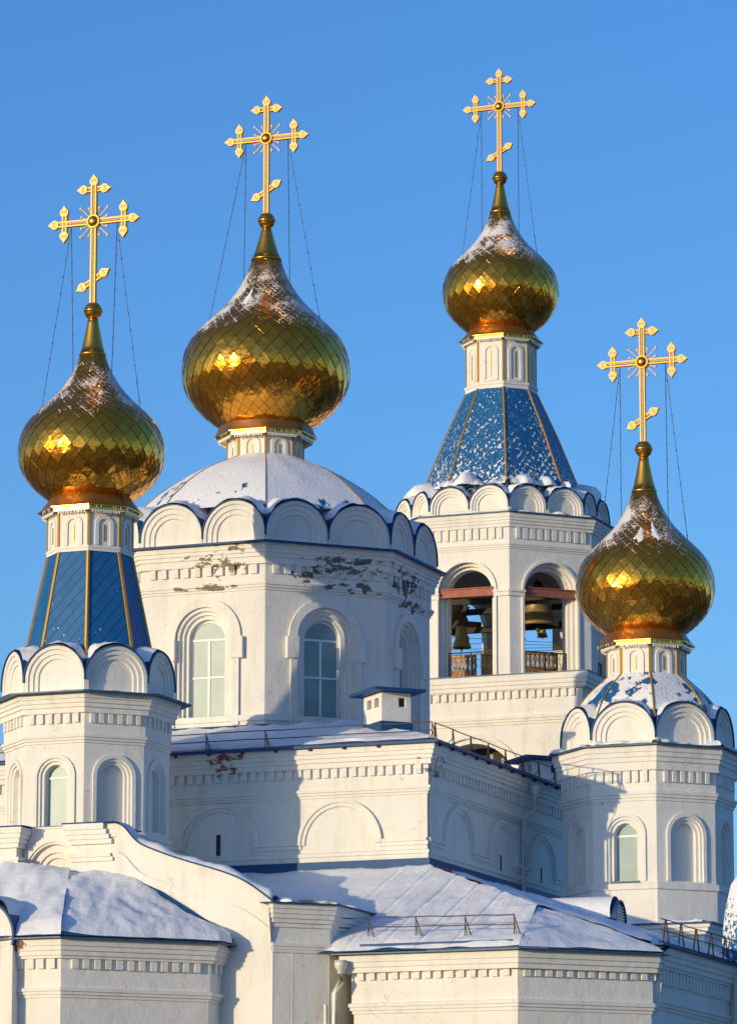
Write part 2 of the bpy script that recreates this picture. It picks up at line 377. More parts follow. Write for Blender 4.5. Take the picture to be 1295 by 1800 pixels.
class Face:
    """a vertical wall face: c = point on it (centre), phi = where it looks"""
    def __init__(s, c, phi): s.c = Vector((c[0], c[1], 0)); s.n = ndir(phi); s.t = tdir(phi)
    def P(s, x, z, d=0.0): return s.c+s.t*x+s.n*d+Vector((0, 0, z))
    def moulding(s, mb, prof, zs, zb, x0=0.0, n=16, smooth=False):
        """prof [(half width, depth)] swept round a stilted arch"""
        rows = [[s.P(x0+x, z, d) for x, z in arch_pts(a, zs, zb, n)] for a, d in prof]
        mb.grid(rows, smooth=smooth, flip=True)
        for side in (0, -1): pass
        mb.face([r[0] for r in rows]+[s.P(x0-prof[-1][0], zb, min(p[1] for p in prof))]); 
        mb.face([r[-1] for r in reversed(rows)]+[])
    def fill(s, mb, a, zs, zb, d, x0=0.0, n=16): mb.face([s.P(x0+x, z, d) for x, z in reversed(arch_pts(a, zs, zb, n))])
    def panel(s, mb, outer, holes, d=0.0, flip=False):
        """flat wall with arched holes; outer [(x,z)], holes [[(x,z)...]]"""
        polys = [[Vector((x, z, 0)) for x, z in outer]]+[[Vector((x, z, 0)) for x, z in h] for h in holes]
        flat = [q for pl in polys for q in pl]
        for tri in tessellate_polygon(polys):
            t3 = [flat[i] for i in tri]; ar = (t3[1]-t3[0]).cross(t3[2]-t3[0]).z
            if (ar < 0) != flip: t3.reverse()
            mb.face([s.P(q.x, q.y, d) for q in t3])
    def bar(s, mb, x0, x1, z0, z1, d0, d1, mi=0): mb.box(s.P(x0, z0, d0), s.t*(x1-x0), s.n*(d1-d0), Vector((0, 0, z1-z0)), mi)
def oct_faces(c, r, phi=PHI0, n=8):
    ap = r*cos(pi/n); hw = r*sin(pi/n); out = []
    for k in range(n):
        ph = phi-pi/n+2*pi*k/n                     # k=0 is the front face (normal -21 deg), k=1 the +24 face...
        cc = Vector((c[0], c[1], 0))+ndir(ph)*ap; out.append((Face(cc, ph), hw))
    return out

# ------------------------------------------------------------------ cross
def build_cross(root, c, zc, zb, ztop, S, rot=PF):
    """c plan position, zc centre of the arms, zb foot; S = metres per photo pixel of the nearest cross"""
    f = Face(c, rot); g = MB(); inl = MB(); dk = MB(); en = []
    bw = 5.0*S; D = 0.09
    def bar(x0, z0, x1, z1, w=bw, dd=0.0):
        a = Vector((x0, z0)); b = Vector((x1, z1)); d = (b-a); L = d.length; d /= L; q = Vector((-d.y, d.x))
        P = lambda s, o, e: f.P(a.x+d.x*s+q.x*o, a.y+d.y*s+q.y*o, e)
        g.box(P(0, -w, -D+dd), P(L, -w, -D+dd)-P(0, -w, -D+dd), P(0, w, -D+dd)-P(0, -w, -D+dd), f.n*(2*D*.6))
        for o in (-w, w*.55):                          # raised rims
            g.box(P(0, o, dd), P(L, o, dd)-P(0, o, dd), P(0, o+w*.45, dd)-P(0, o, dd), f.n*(D*.9))
        dk.box(P(.03, -w*.58, D*.2+dd+.004), P(L-.03, -w*.58, dd)-P(.03, -w*.58, dd), P(0, w*.36, dd)-P(0, 0, dd), f.n*.02)
        inl.box(P(.03, -w*.24, D*.2+dd+.006), P(L-.03, 0, dd)-P(.03, 0, dd), P(0, w*.80, dd)-P(0, 0, dd), f.n*.03)
    def spade(x, z, dx, dz):
        d = Vector((dx, dz)).normalized(); q = Vector((-d.y, d.x)); s = S
        shp = [(-1, 4.6), (1, 5.2), (2.5, 7.2), (6, 7.9), (9.5, 7.0), (13, 4.0), (16, 1.6), (19, 0)]
        pts = shp+[(a, -b) for a, b in reversed(shp[:-1])]
        P = lambda a, b, e: f.P(x+d.x*a*s+q.x*b*s, z+d.y*a*s+q.y*b*s, e)
        fr = [P(a, b, D) for a, b in pts]; bk = [P(a, b, -D*.6) for a, b in pts]
        g.face(list(fr)); g.face(list(reversed(bk))); g.grid([fr, bk], smooth=False, closed=True)
        sh2 = [(3, 5.0), (8, 6.0), (11, 3.0), (8.5, 0), (11, -3.0), (8, -6.0), (3, -5.0), (5.5, 0)]
        en.append([P(a, b, D+.006) for a, b in sh2])
    XL = 69*S; 
    bar(0, zb, 0, zc, dd=.02); bar(0, zc, 0, ztop-19*S, dd=.02); bar(-XL, zc, 0, zc); bar(0, zc, XL, zc)
    spade(0, ztop-19*S, 0, 1); spade(-XL, zc, -1, 0); spade(XL, zc, 1, 0)
    for sx in (-1, 1):
        x = 57*S*sx; bar(x, zc-19*S, x, zc+19*S, bw*.85, -.02); spade(x, zc+15*S, 0, 1); spade(x, zc-15*S, 0, -1)
    zt = zc+(ztop-zc)*.685; bar(-15*S, zt, 15*S, zt, bw*.85, -.02); spade(-14*S, zt, -1, 0); spade(14*S, zt, 1, 0)
    zl = zc-(zc-zb)*.69; dz = tan(R(30))
    bar(-16*S, zl-16*S*dz, 16*S, zl+16*S*dz, bw*.9, -.02); spade(-15*S, zl-15*S*dz, -1, -dz); spade(15*S, zl+15*S*dz, 1, dz)
    cr = g.build('cross', M_CROSS, root); inl.build('inlay', M_INLAY, cr); dk.build('groove', M_DARK, cr); [(lambda q: (q.face(e_), q.build('enamel', M_ENAM, cr)))(MB()) for e_ in en]
    b = MB(); rr = 13*S
    rows = []
    for rad, dep in ((rr, -.05), (rr, .10), (rr*.93, .13), (rr*.75, .13), (rr*.72, .10)):
        rows.append([f.P(rad*cos(2*pi*k/28), zc+rad*sin(2*pi*k/28), dep) for k in range(28)])
    b.grid(rows, closed=True, smooth=False, flip=False); b.build('boss_ring', M_CROSS, cr)
    b = MB(); rows = []
    for k in range(8):
        th = pi/2*k/7; rows.append([f.P(rr*.74*cos(th)*cos(2*pi*j/24), zc+rr*.74*cos(th)*sin(2*pi*j/24), .08+rr*.6*sin(th)) for j in range(24)])
    b.grid(rows, closed=True, smooth=True); b.build('boss', M_GOLDB, cr)
    for q in range(4):
        for k, (an, ln) in enumerate(((22, 25), (45, 35), (68, 25))):
            th = R(q*90+an); r_ = MB(); L = ln*S; pts = []
            for j in range(9):
                s = rr*.9+(L-rr*.9)*j/8; wv = (0.6*S*sin(j*2.2) if ln > 30 else 0)
                pts.append(f.P(s*cos(th)-wv*sin(th), zc+s*sin(th)+wv*cos(th), -.01))
            r_.tube(pts, 1.15*S, 5); 
            o = f.P((L+1.5*S)*cos(th), zc+(L+1.5*S)*sin(th), -.01); r_.ball(o, 3.0*S, 5)
            r_.build('ray', M_RAY, cr)
    return cr
def chain(root, p, q, S):
    mb = MB(); p = Vector(p); q = Vector(q); L = (q-p).length; pts = []
    for k in range(17):
        t = k/16; pts.append(p.lerp(q, t)+Vector((0, 0, -0.02*L*4*t*(1-t)*.4)))
    mb.tube(pts, 0.014, 4, caps=False); k = int(L/0.62)
    for j in range(1, k): i = j/k*16; a = int(i); mb.ball(pts[a].lerp(pts[min(16, a+1)], i-a), 0.032, 4)
    mb.build('chain', M_WIRE, root)

# ------------------------------------------------------------------ onion dome
ONION = [(0, .165), (.08, .222), (.16, .305), (.245, .42), (.325, .57), (.405, .74), (.485, .885), (.565, .965), (.655, 1.0), (.70, 1.0), (.76, .98), (.835, .915), (.915, .79), (.985, .62), (1.03, .47)]
def oprof(t):
    P = ONION
    if t <= P[0][0]: return P[0][1]
    for i in range(len(P)-1):
        if t <= P[i+1][0]:
            a = P[max(0, i-1)]; b = P[i]; c = P[i+1]; d = P[min(len(P)-1, i+2)]
            u = (t-b[0])/(c[0]-b[0]); m1 = (c[1]-a[1])/(c[0]-a[0])*(c[0]-b[0]); m2 = (d[1]-b[1])/(d[0]-b[0])*(c[0]-b[0])
            return (2*u**3-3*u*u+1)*b[1]+(u**3-2*u*u+u)*m1+(-2*u**3+3*u*u)*c[1]+(u**3-u*u)*m2
    return P[-1][1]
def onion(root, c, z_top, z_bot, r, N, m, seed):
    """individual lozenge shingles laid on the dome, each a little out of true"""
    rnd = random.Random(seed); Ht = z_top-z_bot; c = Vector((c[0], c[1], 0))
    def S(t, a, off=0.0):
        rr = oprof(t)*r+off; return c+Vector((sin(a)*rr, -cos(a)*rr, z_top-t*Ht))
    ts = [0.0]                                  # half-rows with height following the local width
    while ts[-1] < 1.03:
        t = ts[-1]; rr = oprof(t)*r; dr = (oprof(t+.01)-oprof(t-.01))*r/.02; slope = sqrt(1+(dr/Ht)**2)
        ts.append(t+max(.008, (2*pi*rr/N)*0.62/Ht/slope))
    verts = []; faces = []; uvs = []; hh = []; tr = []; fk = []
    K = 3
    for i in range(len(ts)-2):
        t0, t1, t2 = ts[i], ts[i+1], ts[i+2]
        for j in range(N):
            a0 = 2*pi*(j+0.5*(i % 2))/N; da = pi/N
            top = (t0, a0); rt = (t1, a0+da); bo = (t2, a0); lf = (t1, a0-da)
            tx = rnd.gauss(0, .017); ty = rnd.gauss(0, .020); rv = rnd.random(); base = len(verts)
            cen = S(t1, a0); nrm = Vector((sin(a0), -cos(a0), 0)); tn = Vector((cos(a0), sin(a0), 0))
            for p in range(K+1):
                for q in range(K+1):
                    u, w = p/K, q/K
                    # u runs top->right / left->bottom, w runs top->left / right->bottom
                    tt = top[0]*(1-u)*(1-w)+rt[0]*u*(1-w)+lf[0]*(1-u)*w+bo[0]*u*w
                    aa = top[1]*(1-u)*(1-w)+rt[1]*u*(1-w)+lf[1]*(1-u)*w+bo[1]*u*w
                    P = S(tt, aa, 0.004+0.022*(u+w)/2)
                    c4 = [S(*top), S(*rt), S(*lf), S(*bo)]
                    fl_ = c4[0]*(1-u)*(1-w)+c4[1]*u*(1-w)+c4[2]*(1-u)*w+c4[3]*u*w
                    P = P*.42+(fl_+nrm*(0.004+0.022*(u+w)/2+.004))*.58
                    d = P-cen; P = P+nrm*(d.dot(tn)*tx+d.z*ty)
                    verts.append(P)
            for p in range(K):
                for q in range(K):
                    b = base+p*(K+1)+q
                    faces.append((b, b+K+1, b+K+2, b+1)[::-1]); uvs.append([(p/K, q/K), ((p+1)/K, q/K), ((p+1)/K, (q+1)/K), (p/K, (q+1)/K)][::-1])
                    hh.append([t0+(t2-t0)*(x+y)/2 for x, y in uvs[-1]]); tr.append(rv); fk.append(abs(sin(a0-R(2))))
    mb = MB(); mb.v = verts; mb.f = [list(f) for f in faces]; mb.sm = [True]*len(faces); mb.mi = [0]*len(faces)
    mb.uv = {i: u for i, u in enumerate(uvs)}
    o = mb.build('onion_dome', m, root); me = o.data
    at = me.attributes.new('snowh', 'FLOAT', 'CORNER'); at.data.foreach_set('value', [x for h in hh for x in h])
    at = me.attributes.new('tiler', 'FLOAT', 'FACE'); at.data.foreach_set('value', tr)
    at = me.attributes.new('flank', 'FLOAT', 'FACE'); at.data.foreach_set('value', fk)
    core = MB(); core.lathe(c, [(z_top-t*Ht, oprof(t)*r-.02) for t in [k/40*1.03 for k in range(41)]], n=64)
    core.build('dome_core', M_GOLDB, o)
    return o
def lozenge_lumps(o, c, z_top, z_bot, r, spots):
    """thick pads of snow caught on the shoulder of the dome"""
    Ht = z_top-z_bot; c = Vector((c[0], c[1], 0))
    for (a0, t0, wa, ht, th) in spots:
        wa *= 1.25; th *= .5; ht *= .75
        mb = MB(); rows = []
        for i in range(17):
            row = []
            for j in range(17):
                x, y = j/8-1, i/8-1; q = 1-min(1, sqrt(x*x+y*y)*(1+.55*noise.noise(Vector((x*2.3+a0*9, y*2.3, t0*7)))+.2*noise.noise(Vector((x*6+a0*9, y*6, t0*7)))))
                k = .55 if y < 0 else 1.0
                a = R(a0)+R(wa)*x*k; t = t0+ht*y; rr = oprof(t)*r+.0+th*min(1, q*2.2)-.012
                row.append(c+Vector((sin(a)*rr, -cos(a)*rr, z_top-t*Ht)))
            rows.append(row)
        mb.grid(rows, smooth=True, flip=True); mb.build('snow_pad', M_SNOW, o)

# ------------------------------------------------------------------ top of every tower: lantern, skirt, onion, ball, cross, chains
def top_part(root, cx, Y, S, spec, omat, N, seed, lumps):
    """spec: photo rows and radii measured on this tower"""
    c = (cx, Y)
    g = lambda row, r: zn(row, Y, r)
    m = lambda r, row: M(r, row, Y)
    # lantern drum
    wl_t, wl_b, rw, rb = spec['lantern']            # rows top, bottom, wall radius, base radius
    zt, zb = g(wl_t, rw), g(wl_b, rb); r0 = m(rw, wl_b); rbs = m(rb, wl_b)
    lb = spec['ledge']; zl = g(lb, rb)
    wall = MB()
    sweep(wall, octagon(c, r0), [(-.3, zt+.1), (0, zt+.1), (0, zl), (rbs-r0, zl-.01), (rbs-r0, zl-(zl-zb)*.45), ((rbs-r0)*.6, zl-(zl-zb)*.47), ((rbs-r0)*.6, zb)])
    faces = oct_faces(c, r0); tall = spec.get('tall', False)
    for f, hw in faces:
        a1 = hw*.60; zb_ = zl+(.10 if tall else .05); ztp = zt-(.16 if not tall else .30); zs_ = ztp-a1
        f.moulding(wall, [(a1, 0), (a1, .05), (a1*.62, .05), (a1*.62, -.10+.103)], zs_, zb_, n=12)
        f.bar(wall, -a1, -a1*.62, zb_-.02, zb_+.02, 0, .052); f.bar(wall, a1*.62, a1, zb_-.02, zb_+.02, 0, .052)
        if tall: f.bar(wall, -a1, a1, zb_-.07, zb_, 0, .052)
    lw = wall.build('lantern_wall', M_WALL, root)
    s = MB()
    for f, hw in faces:
        a1 = hw*.60; zb_ = zl+(.10 if tall else .05); ztp = zt-(.16 if not tall else .30); zs_ = ztp-a1
        s = MB(); f.bar(s, -.02, .02, zb_+.12, zs_+.02, .004, .03); s.build('slit', M_TRIM, lw)
    for p in octagon(c, r0+.012):
        st = MB(); d = Vector((p.x-cx, p.y-Y, 0)).normalized(); t = Vector((-d.y, d.x, 0))
        st.box(p-t*.045-d*.05+Vector((0, 0, zl)), t*.09, d*.075, Vector((0, 0, zt-zl))); st.build('corner_strip', M_TRIM, lw)
    # skirt: octagonal eave with fringe
    re = m(spec['eave'][1], spec['eave'][0]); ze = g(spec['eave'][0], spec['eave'][1]); zf = ze-.17
    sk = MB(); pth = octagon(c, re); ri = m(spec['r'], 0)*.52
    # roof of the skirt blends from octagon to circle
    rows = []
    for k in range(7):
        t = k/6; z = ze+.0+(0.62*re*.32+.28)*(.35*t+.65*sin(t*pi/2)**1.5)*.78; row = []
        for j in range(64):
            a = PHI0+2*pi*j/64; loc = ((a-PHI0+pi/8) % (pi/4))-pi/8
            loc = ((a-PHI0) % (pi/4))-pi/8; oc = re*cos(pi/8)/cos(loc); rr = oc*(1-t)**1+(ri)*t
            rr = oc+(ri-oc)*t**.85
            row.append(Vector((cx+sin(a)*rr, Y-cos(a)*rr, z)))
        rows.append(row)
    sk.grid(rows, closed=True, smooth=True, flip=True)
    skirt = sk.build('skirt_roof', M_COPPER, root)
    fa = MB(); sweep(fa, pth, [(.0, ze), (.02, ze-.02), (.02, ze-.05), (-.10, ze-.06), (-.10, zf), (-.14, zf), (-(re-r0)*.92, zt+.02)]); fa.build('fascia', M_GOLD, skirt)
    op = offset_path(pth, -.13)
    for i in range(8): fr = MB(); fr.box(op[i]+Vector((0, 0, zf-.03)), op[(i+1) % 8]-op[i], (op[i]-Vector((cx, Y, 0))).normalized()*.02, Vector((0, 0, .04))); dentils(fr, [op[i], op[(i+1) % 8]], 0, .03, zf-.11, zf+.01, .05, .05, closed=False); fr.build('fringe', M_FRAME, skirt)
    ic = MB()
    for i in range(8):
        a, b = pth[i], pth[(i+1) % 8]; L = (b-a).length; t = (b-a)/L
        for j in range(int(L/.09)):
            if random.random() < .45: continue
            p = a+t*(j*.09+.03); l = random.uniform(.04, .17)
            ic.tube([p+Vector((0, 0, ze-.045)), p+Vector((0, 0, ze-.045-l))], .012, 4, r2=.002)
    ic.build('icicles', M_FRAME, skirt)
    # onion
    rt, rbt = spec['onion']; zt_, zb_ = H(rt, Y), H(rbt, Y); ro = m(spec['r'], (rt+rbt)/2)
    on = onion(root, c, zt_, zb_, ro, N, omat, seed)
    lozenge_lumps(on, c, zt_, zb_, ro, lumps)
    # neck cone and ball
    ct, cr_t = spec['cone']; zc_t = H(ct, Y); rn = oprof(0)*ro
    cn = MB(); L = zc_t-zt_
    cn.lathe((cx, Y, 0), [(zt_-.04, rn*1.10), (zt_-.02, rn*1.13), (zt_+.03, rn*1.12), (zt_+.03, rn*1.06)]+[(zt_+.03+(L-.03)*k/6, rn*1.06+(m(cr_t, ct)-rn*1.06)*(k/6)**.82) for k in range(1, 7)]+[(zc_t, .01)], n=40)
    cn.build('neck_cone', M_GOLDB, root)
    bc, br = spec['ball']; zbc = H(bc, Y); rb_ = m(br, bc)
    bl = MB(); n = 12; pr = []
    for k in range(n+1):
        th = pi*k/n; z = cos(th)*rb_; rr = max(.01, sin(th)*rb_)
        if k == n//2: pr += [(.035, rr*1.0), (.03, rr*1.045), (-.03, rr*1.045), (-.035, rr)]
        else: pr.append((z, rr))
    bl.lathe((cx, Y, zbc), pr, n=28); bl.build('ball', M_GOLDB, root)
    # cross
    ctop, cc, cb = spec['cross']; zc, zb2, ztp = H(cc, Y), H(cb, Y)-.05, H(ctop, Y)
    cr = build_cross(root, c, zc, zb2, ztp, S)
    # chains
    f = Face(c, PF); Ht = zt_-zb_
    for sx, angs in ((-1, (-66, -156)), (1, (24, 114))):
        for an in angs:
            t = .40; rr = oprof(t)*ro; a = R(an)
            chain(root, f.P(sx*44*S, zc-5*S, .0), Vector((cx+sin(a)*rr, Y-cos(a)*rr, zt_-t*Ht)), S)

# ------------------------------------------------------------------ kokoshnik ring
def kokoshniks(root, c, r, per, z0, ztop, back, snow=0.5, seed=0):
    for k, (f, hw) in enumerate(oct_faces(c, r)):
        w = hw/per
        for j in range(per):
            x0 = (-hw+w*(2*j+1)); a = w*.985; zs = ztop-a
            mb = MB()
            pr = [(a, -.30), (a, 0), (a-.13, 0), (a-.15, -.07), (a*.74, -.07), (a*.72, -.13), (a*.60, -.13), (a*.585, -.20)]
            f.moulding(mb, pr, zs, z0, x0, n=20); f.fill(mb, a*.585, zs, z0, -.20, x0, n=20)
            ko = mb.build('kokoshnik', M_WALL, root)
            sh = MB()                                     # blue tin shell over it
            lo = 1.0
            rows = []
            for (aa, d) in ((a+.004, .0), (a+.004, .06), (a+.038, .06), (a+.038, -back)):
                row = []
                for q in range(23):
                    th = pi*(1.03-1.06*q/22); row.append(f.P(x0+aa*cos(th), zs+aa*sin(th), d-0.0))
                rows.append(row)
            sh.grid(rows, smooth=False, flip=True)
            sh.build('tin_cover', M_BLUE, ko)
            sn = MB(); rows = []
            for q in range(17):
                th = pi*(.80-.60*q/16); row = []
                for e in range(9):
                    t = e/8; d = -.03-(back-.03)*t
                    nn = noise.noise(Vector((x0*3+q*.45+seed, k*5+t*3, 2.2)))
                    fall = min(1, min(q, 16-q)/3.5)*min(1, .25+t*2)
                    h_ = max(-.02, (snow*.16*(1+1.2*nn)+.02)*fall-.0+ (-.02 if fall < .1 else 0))
                    aa = a+.06+h_
                    row.append(f.P(x0+aa*cos(th), zs+aa*sin(th)+h_*.5, d))
                rows.append(row)
            sn.grid(rows, smooth=True, flip=False); sn.build('snow', M_SNOW, ko)
        # filling drift in the valley between two
    return

# ------------------------------------------------------------------ drum with arched faces
def drum(root, c, r, z0, z1, win, spec, mat_=None, kind='small', zbase=None):
    """octagonal wall, recessed arch on each face; win = set of face numbers with glass"""
    mat_ = mat_ or M_WALL
    wall = MB(); zs, zb, prof = spec; a0 = prof[0][0]
    glass = []
    for k, (f, hw) in enumerate(oct_faces(c, r)):
        hole = arch_pts(a0, zs, zb)
        f.panel(wall, [(-hw, z0), (hw, z0), (hw, z1), (-hw, z1)], [hole])
        blind = k not in win
        pr = prof if not blind else [p for p in prof[:-1]]+[(prof[-2][0], max(-.28, prof[-1][1]))]
        f.moulding(wall, pr, zs, zb)
        ai, di = pr[-1]
        f.bar(wall, -a0-.0, a0+.0, zb-.07, zb, min(0, di)-.05, .001)
        if blind: f.fill(wall, ai, zs, zb, di)
        else: glass.append((f, ai, di))
    w = wall.build('drum_wall', mat_, root)
    for f, ai, di in glass:
        fr = MB(); b = .05 if kind == 'small' else .07
        rows = [[f.P(x, z, d) for x, z in arch_pts(aa, zs, zb+.0)] for aa, d in ((ai, di), (ai, di+.05), (ai-b, di+.05), (ai-b, di))]
        fr.grid(rows, smooth=False, flip=True)
        f.bar(fr, -ai+b, ai-b, zs-.05-(.0 if kind == 'small' else .0), zs+.03, di, di+.045)
        if kind == 'big':
            f.bar(fr, -.045, .045, zb, zs-.05, di, di+.043); zm = zb+(zs-zb)*.53; f.bar(fr, -ai+b, ai-b, zm-.035, zm+.035, di, di+.047)
        f.bar(fr, -ai, ai, zb, zb+.06, di, di+.049)
        wi = fr.build('window', M_FRAME, w)
        g = MB(); f.fill(g, ai-.01, zs, zb, di+.012); g.build('pane', M_GLASS, wi) if False else None
        gl = MB(); f.fill(gl, ai-.01, zs, zb, di+.012); go = gl.build('pane', M_GLASS, root)
        go.parent = w
        # blue sill
        sl = MB(); f.bar(sl, -ai-.10, ai+.10, zb-.05+.008, zb+.012, di-.02+.0, .09); sl.build('sill', M_EAVE, w)
    return w

def attr_h(o, z0, z1):
    """0 at z0, 1 at z1 (world heights) stored per vertex"""
    me = o.data; rt = root_of(o) if o.parent else Vector((0, 0, 0))
    at = me.attributes.new('snowh', 'FLOAT', 'POINT'); at.data.foreach_set('value', [max(0, min(1, (v.co.z+rt.z-z0)/(z1-z0))) for v in me.vertices])
def faceted_roof(root, name, c, prof, m, strips=True, sub=6, bump=0.0, strip_name='hip_strip', strip_w=.06):
    """eight-sided roof from (z, r) with UVs in metres"""
    mb = MB()
    for k in range(8):
        a0 = PHI0+2*pi*k/8; a1 = a0+2*pi/8; rows = []; cum = 0; last = None; us = []
        for (z, r) in prof:
            A = Vector((c[0]+sin(a0)*r, c[1]-cos(a0)*r, z)); B = Vector((c[0]+sin(a1)*r, c[1]-cos(a1)*r, z))
            if last: cum += hypot(z-last[0], (r-last[1])*.924)
            last = (z, r); row = []
            for j in range(sub+1):
                p = A.lerp(B, j/sub)
                if bump and 0 < j < sub:
                    e = min(j, sub-j)/(sub/2)
                    p = p+ndir((a0+a1)/2)*bump*min(1, e*2)*(.6+noise.noise(p*.9))+Vector((0, 0, bump*.8*min(1, e*2)*(.6+noise.noise(p*1.3))))
                row.append(p)
            rows.append(row); us.append((cum, (B-A).length))
        mb.grid(rows, uvf=lambda i, j: ((j/sub-.5)*us[i][1]+k*3.3, -us[i][0]), smooth=bump > 0, flip=True)
    o = mb.build(name, m, root); attr_h(o, prof[-1][0], prof[0][0])
    if strips:
        for k in range(8):
            a = PHI0+2*pi*k/8; s = MB(); d = ndir(a); t = tdir(a); 
            pts = [Vector((c[0]+sin(a)*r, c[1]-cos(a)*r, z)) for z, r in prof]
            rows = [[p+t*x*strip_w+d*y for x, y in ((-1, -.02), (-1, .02), (0, .055), (1, .02), (1, -.02))] for p in pts]
            s.grid(rows, smooth=False, flip=True); s.build(strip_name, M_TRIM, o)
    return o

# ================================================================== SETTING
def setting():
    g = MB(); n = 24; S_ = 3000
    g.face([(-S_, -S_, 0), (S_, -S_, 0), (S_, S_, 0), (-S_, S_, 0)])
    m = mat('snowy_ground', (0.5, 0.5, 0.5), 0.9); T = NT(m); geo = T.n('ShaderNodeNewGeometry'); v = geo.outputs['Position']
    k = T.rng(T.noise(v, 0.03, 6, 0.6), 0.40, 0.50)
    T.l(T.mix(k, (0.42, 0.43, 0.46), (0.08, 0.065, 0.05)), T.p.inputs['Base Color'])
    o = g.build('ground', m); tag(o, 'snow covered ground around the church', kind='structure')
setting()

# ================================================================== towers
S0 = M(1, 400, 146.8)            # metres per photo pixel at the nearest cross
ZLOW = 0.0
# ---------------- tower A: left, blue tent
XA, YA = Xat(161, 800, 146.8), 146.8
def tower_A():
    root = thing('church_tower', (XA, YA, H(1500, YA)), 'leftmost white octagonal tower with a narrow dark blue tent roof under its gold onion', 'tower', 'onion-domed church towers')
    c = (XA, YA); Y = YA
    zb, ztop = H(1620, Y), zn(1213, Y, 150)
    rw = M(144, 1380, Y)
    path = octagon(c, rw)
    ze = zn(1211, Y, 182); h = zn(1213, Y, 165)-zn(1303, Y, 144)
    zW, zWb = zn(1343, Y, 130), zn(1454, Y, 130); a = M(21.5, 1400, Y)
    pr = [(a+M(18, 1400, Y), 0), (a+M(18, 1400, Y), .07), (a+M(11, 1400, Y), .07), (a+M(10, 1400, Y), .0), (a+M(6, 1400, Y), .0), (a+M(5, 1400, Y), -.08), (a, -.08), (a, -.34)]
    drum(root, c, rw, zb, ze-h+.02, {0}, (zW-a, zWb, pr))
    base = MB(); zl = zn(1460, Y, 150); sweep(base, path, [(.0, zl+.04), (.12, zl), (.12, zl-.16), (.06, zl-.18), (.06, zb)])
    base.build('plinth', M_WALL, root)
    cornice(path, ze-.005, h, proj=.36).build('cornice', M_WALL, root)
    ev = eave(path, ze, 0, (M(182, 1210, Y)-rw)*.924, .05, drop=.05).build('eave', M_EAVE, root)
    snow_ledge(path, ze+.045, -.1, .62, .10, seed=3, cover=.95, faces=(1, 2)).build('snow', M_SNOW, ev)
    snow_ledge(path, ze+.045, -.1, .5, .03, seed=4, cover=.95, faces=(0, 7, 3, 4, 5, 6)).build('snow', M_SNOW, ev)
    kokoshniks(root, c, M(151, 1200, Y), 1, ze+.05, zn(1131, Y, 152), 1.05, .5, 1)
    top = zn(966, Y, 76)
    m = blue_tiles('blue_tent_clean', 0.60, 0.80, nscale=7, bigw=.1)
    faceted_roof(root, 'tent_roof', c, [(top, M(74, 966, Y)), (H(1144, Y), M(109, 1144, Y)), (H(1216, Y), M(128, 1216, Y))], m, sub=2)
    spec = dict(lantern=(896, 967, 74.5, 77.5), ledge=957, eave=(884, 92), onion=(624, 880), r=128, cone=(559, 8.5), ball=(547, 16), cross=(307, 390, 537))
    top_part(root, XA, Y, S0, spec, onion_mat('gold_shingles_a', .0), 30, 5, [(50, .24, 10, .14, .05), (-34, .08, 14, .03, .05)])
    return root
tower_A()

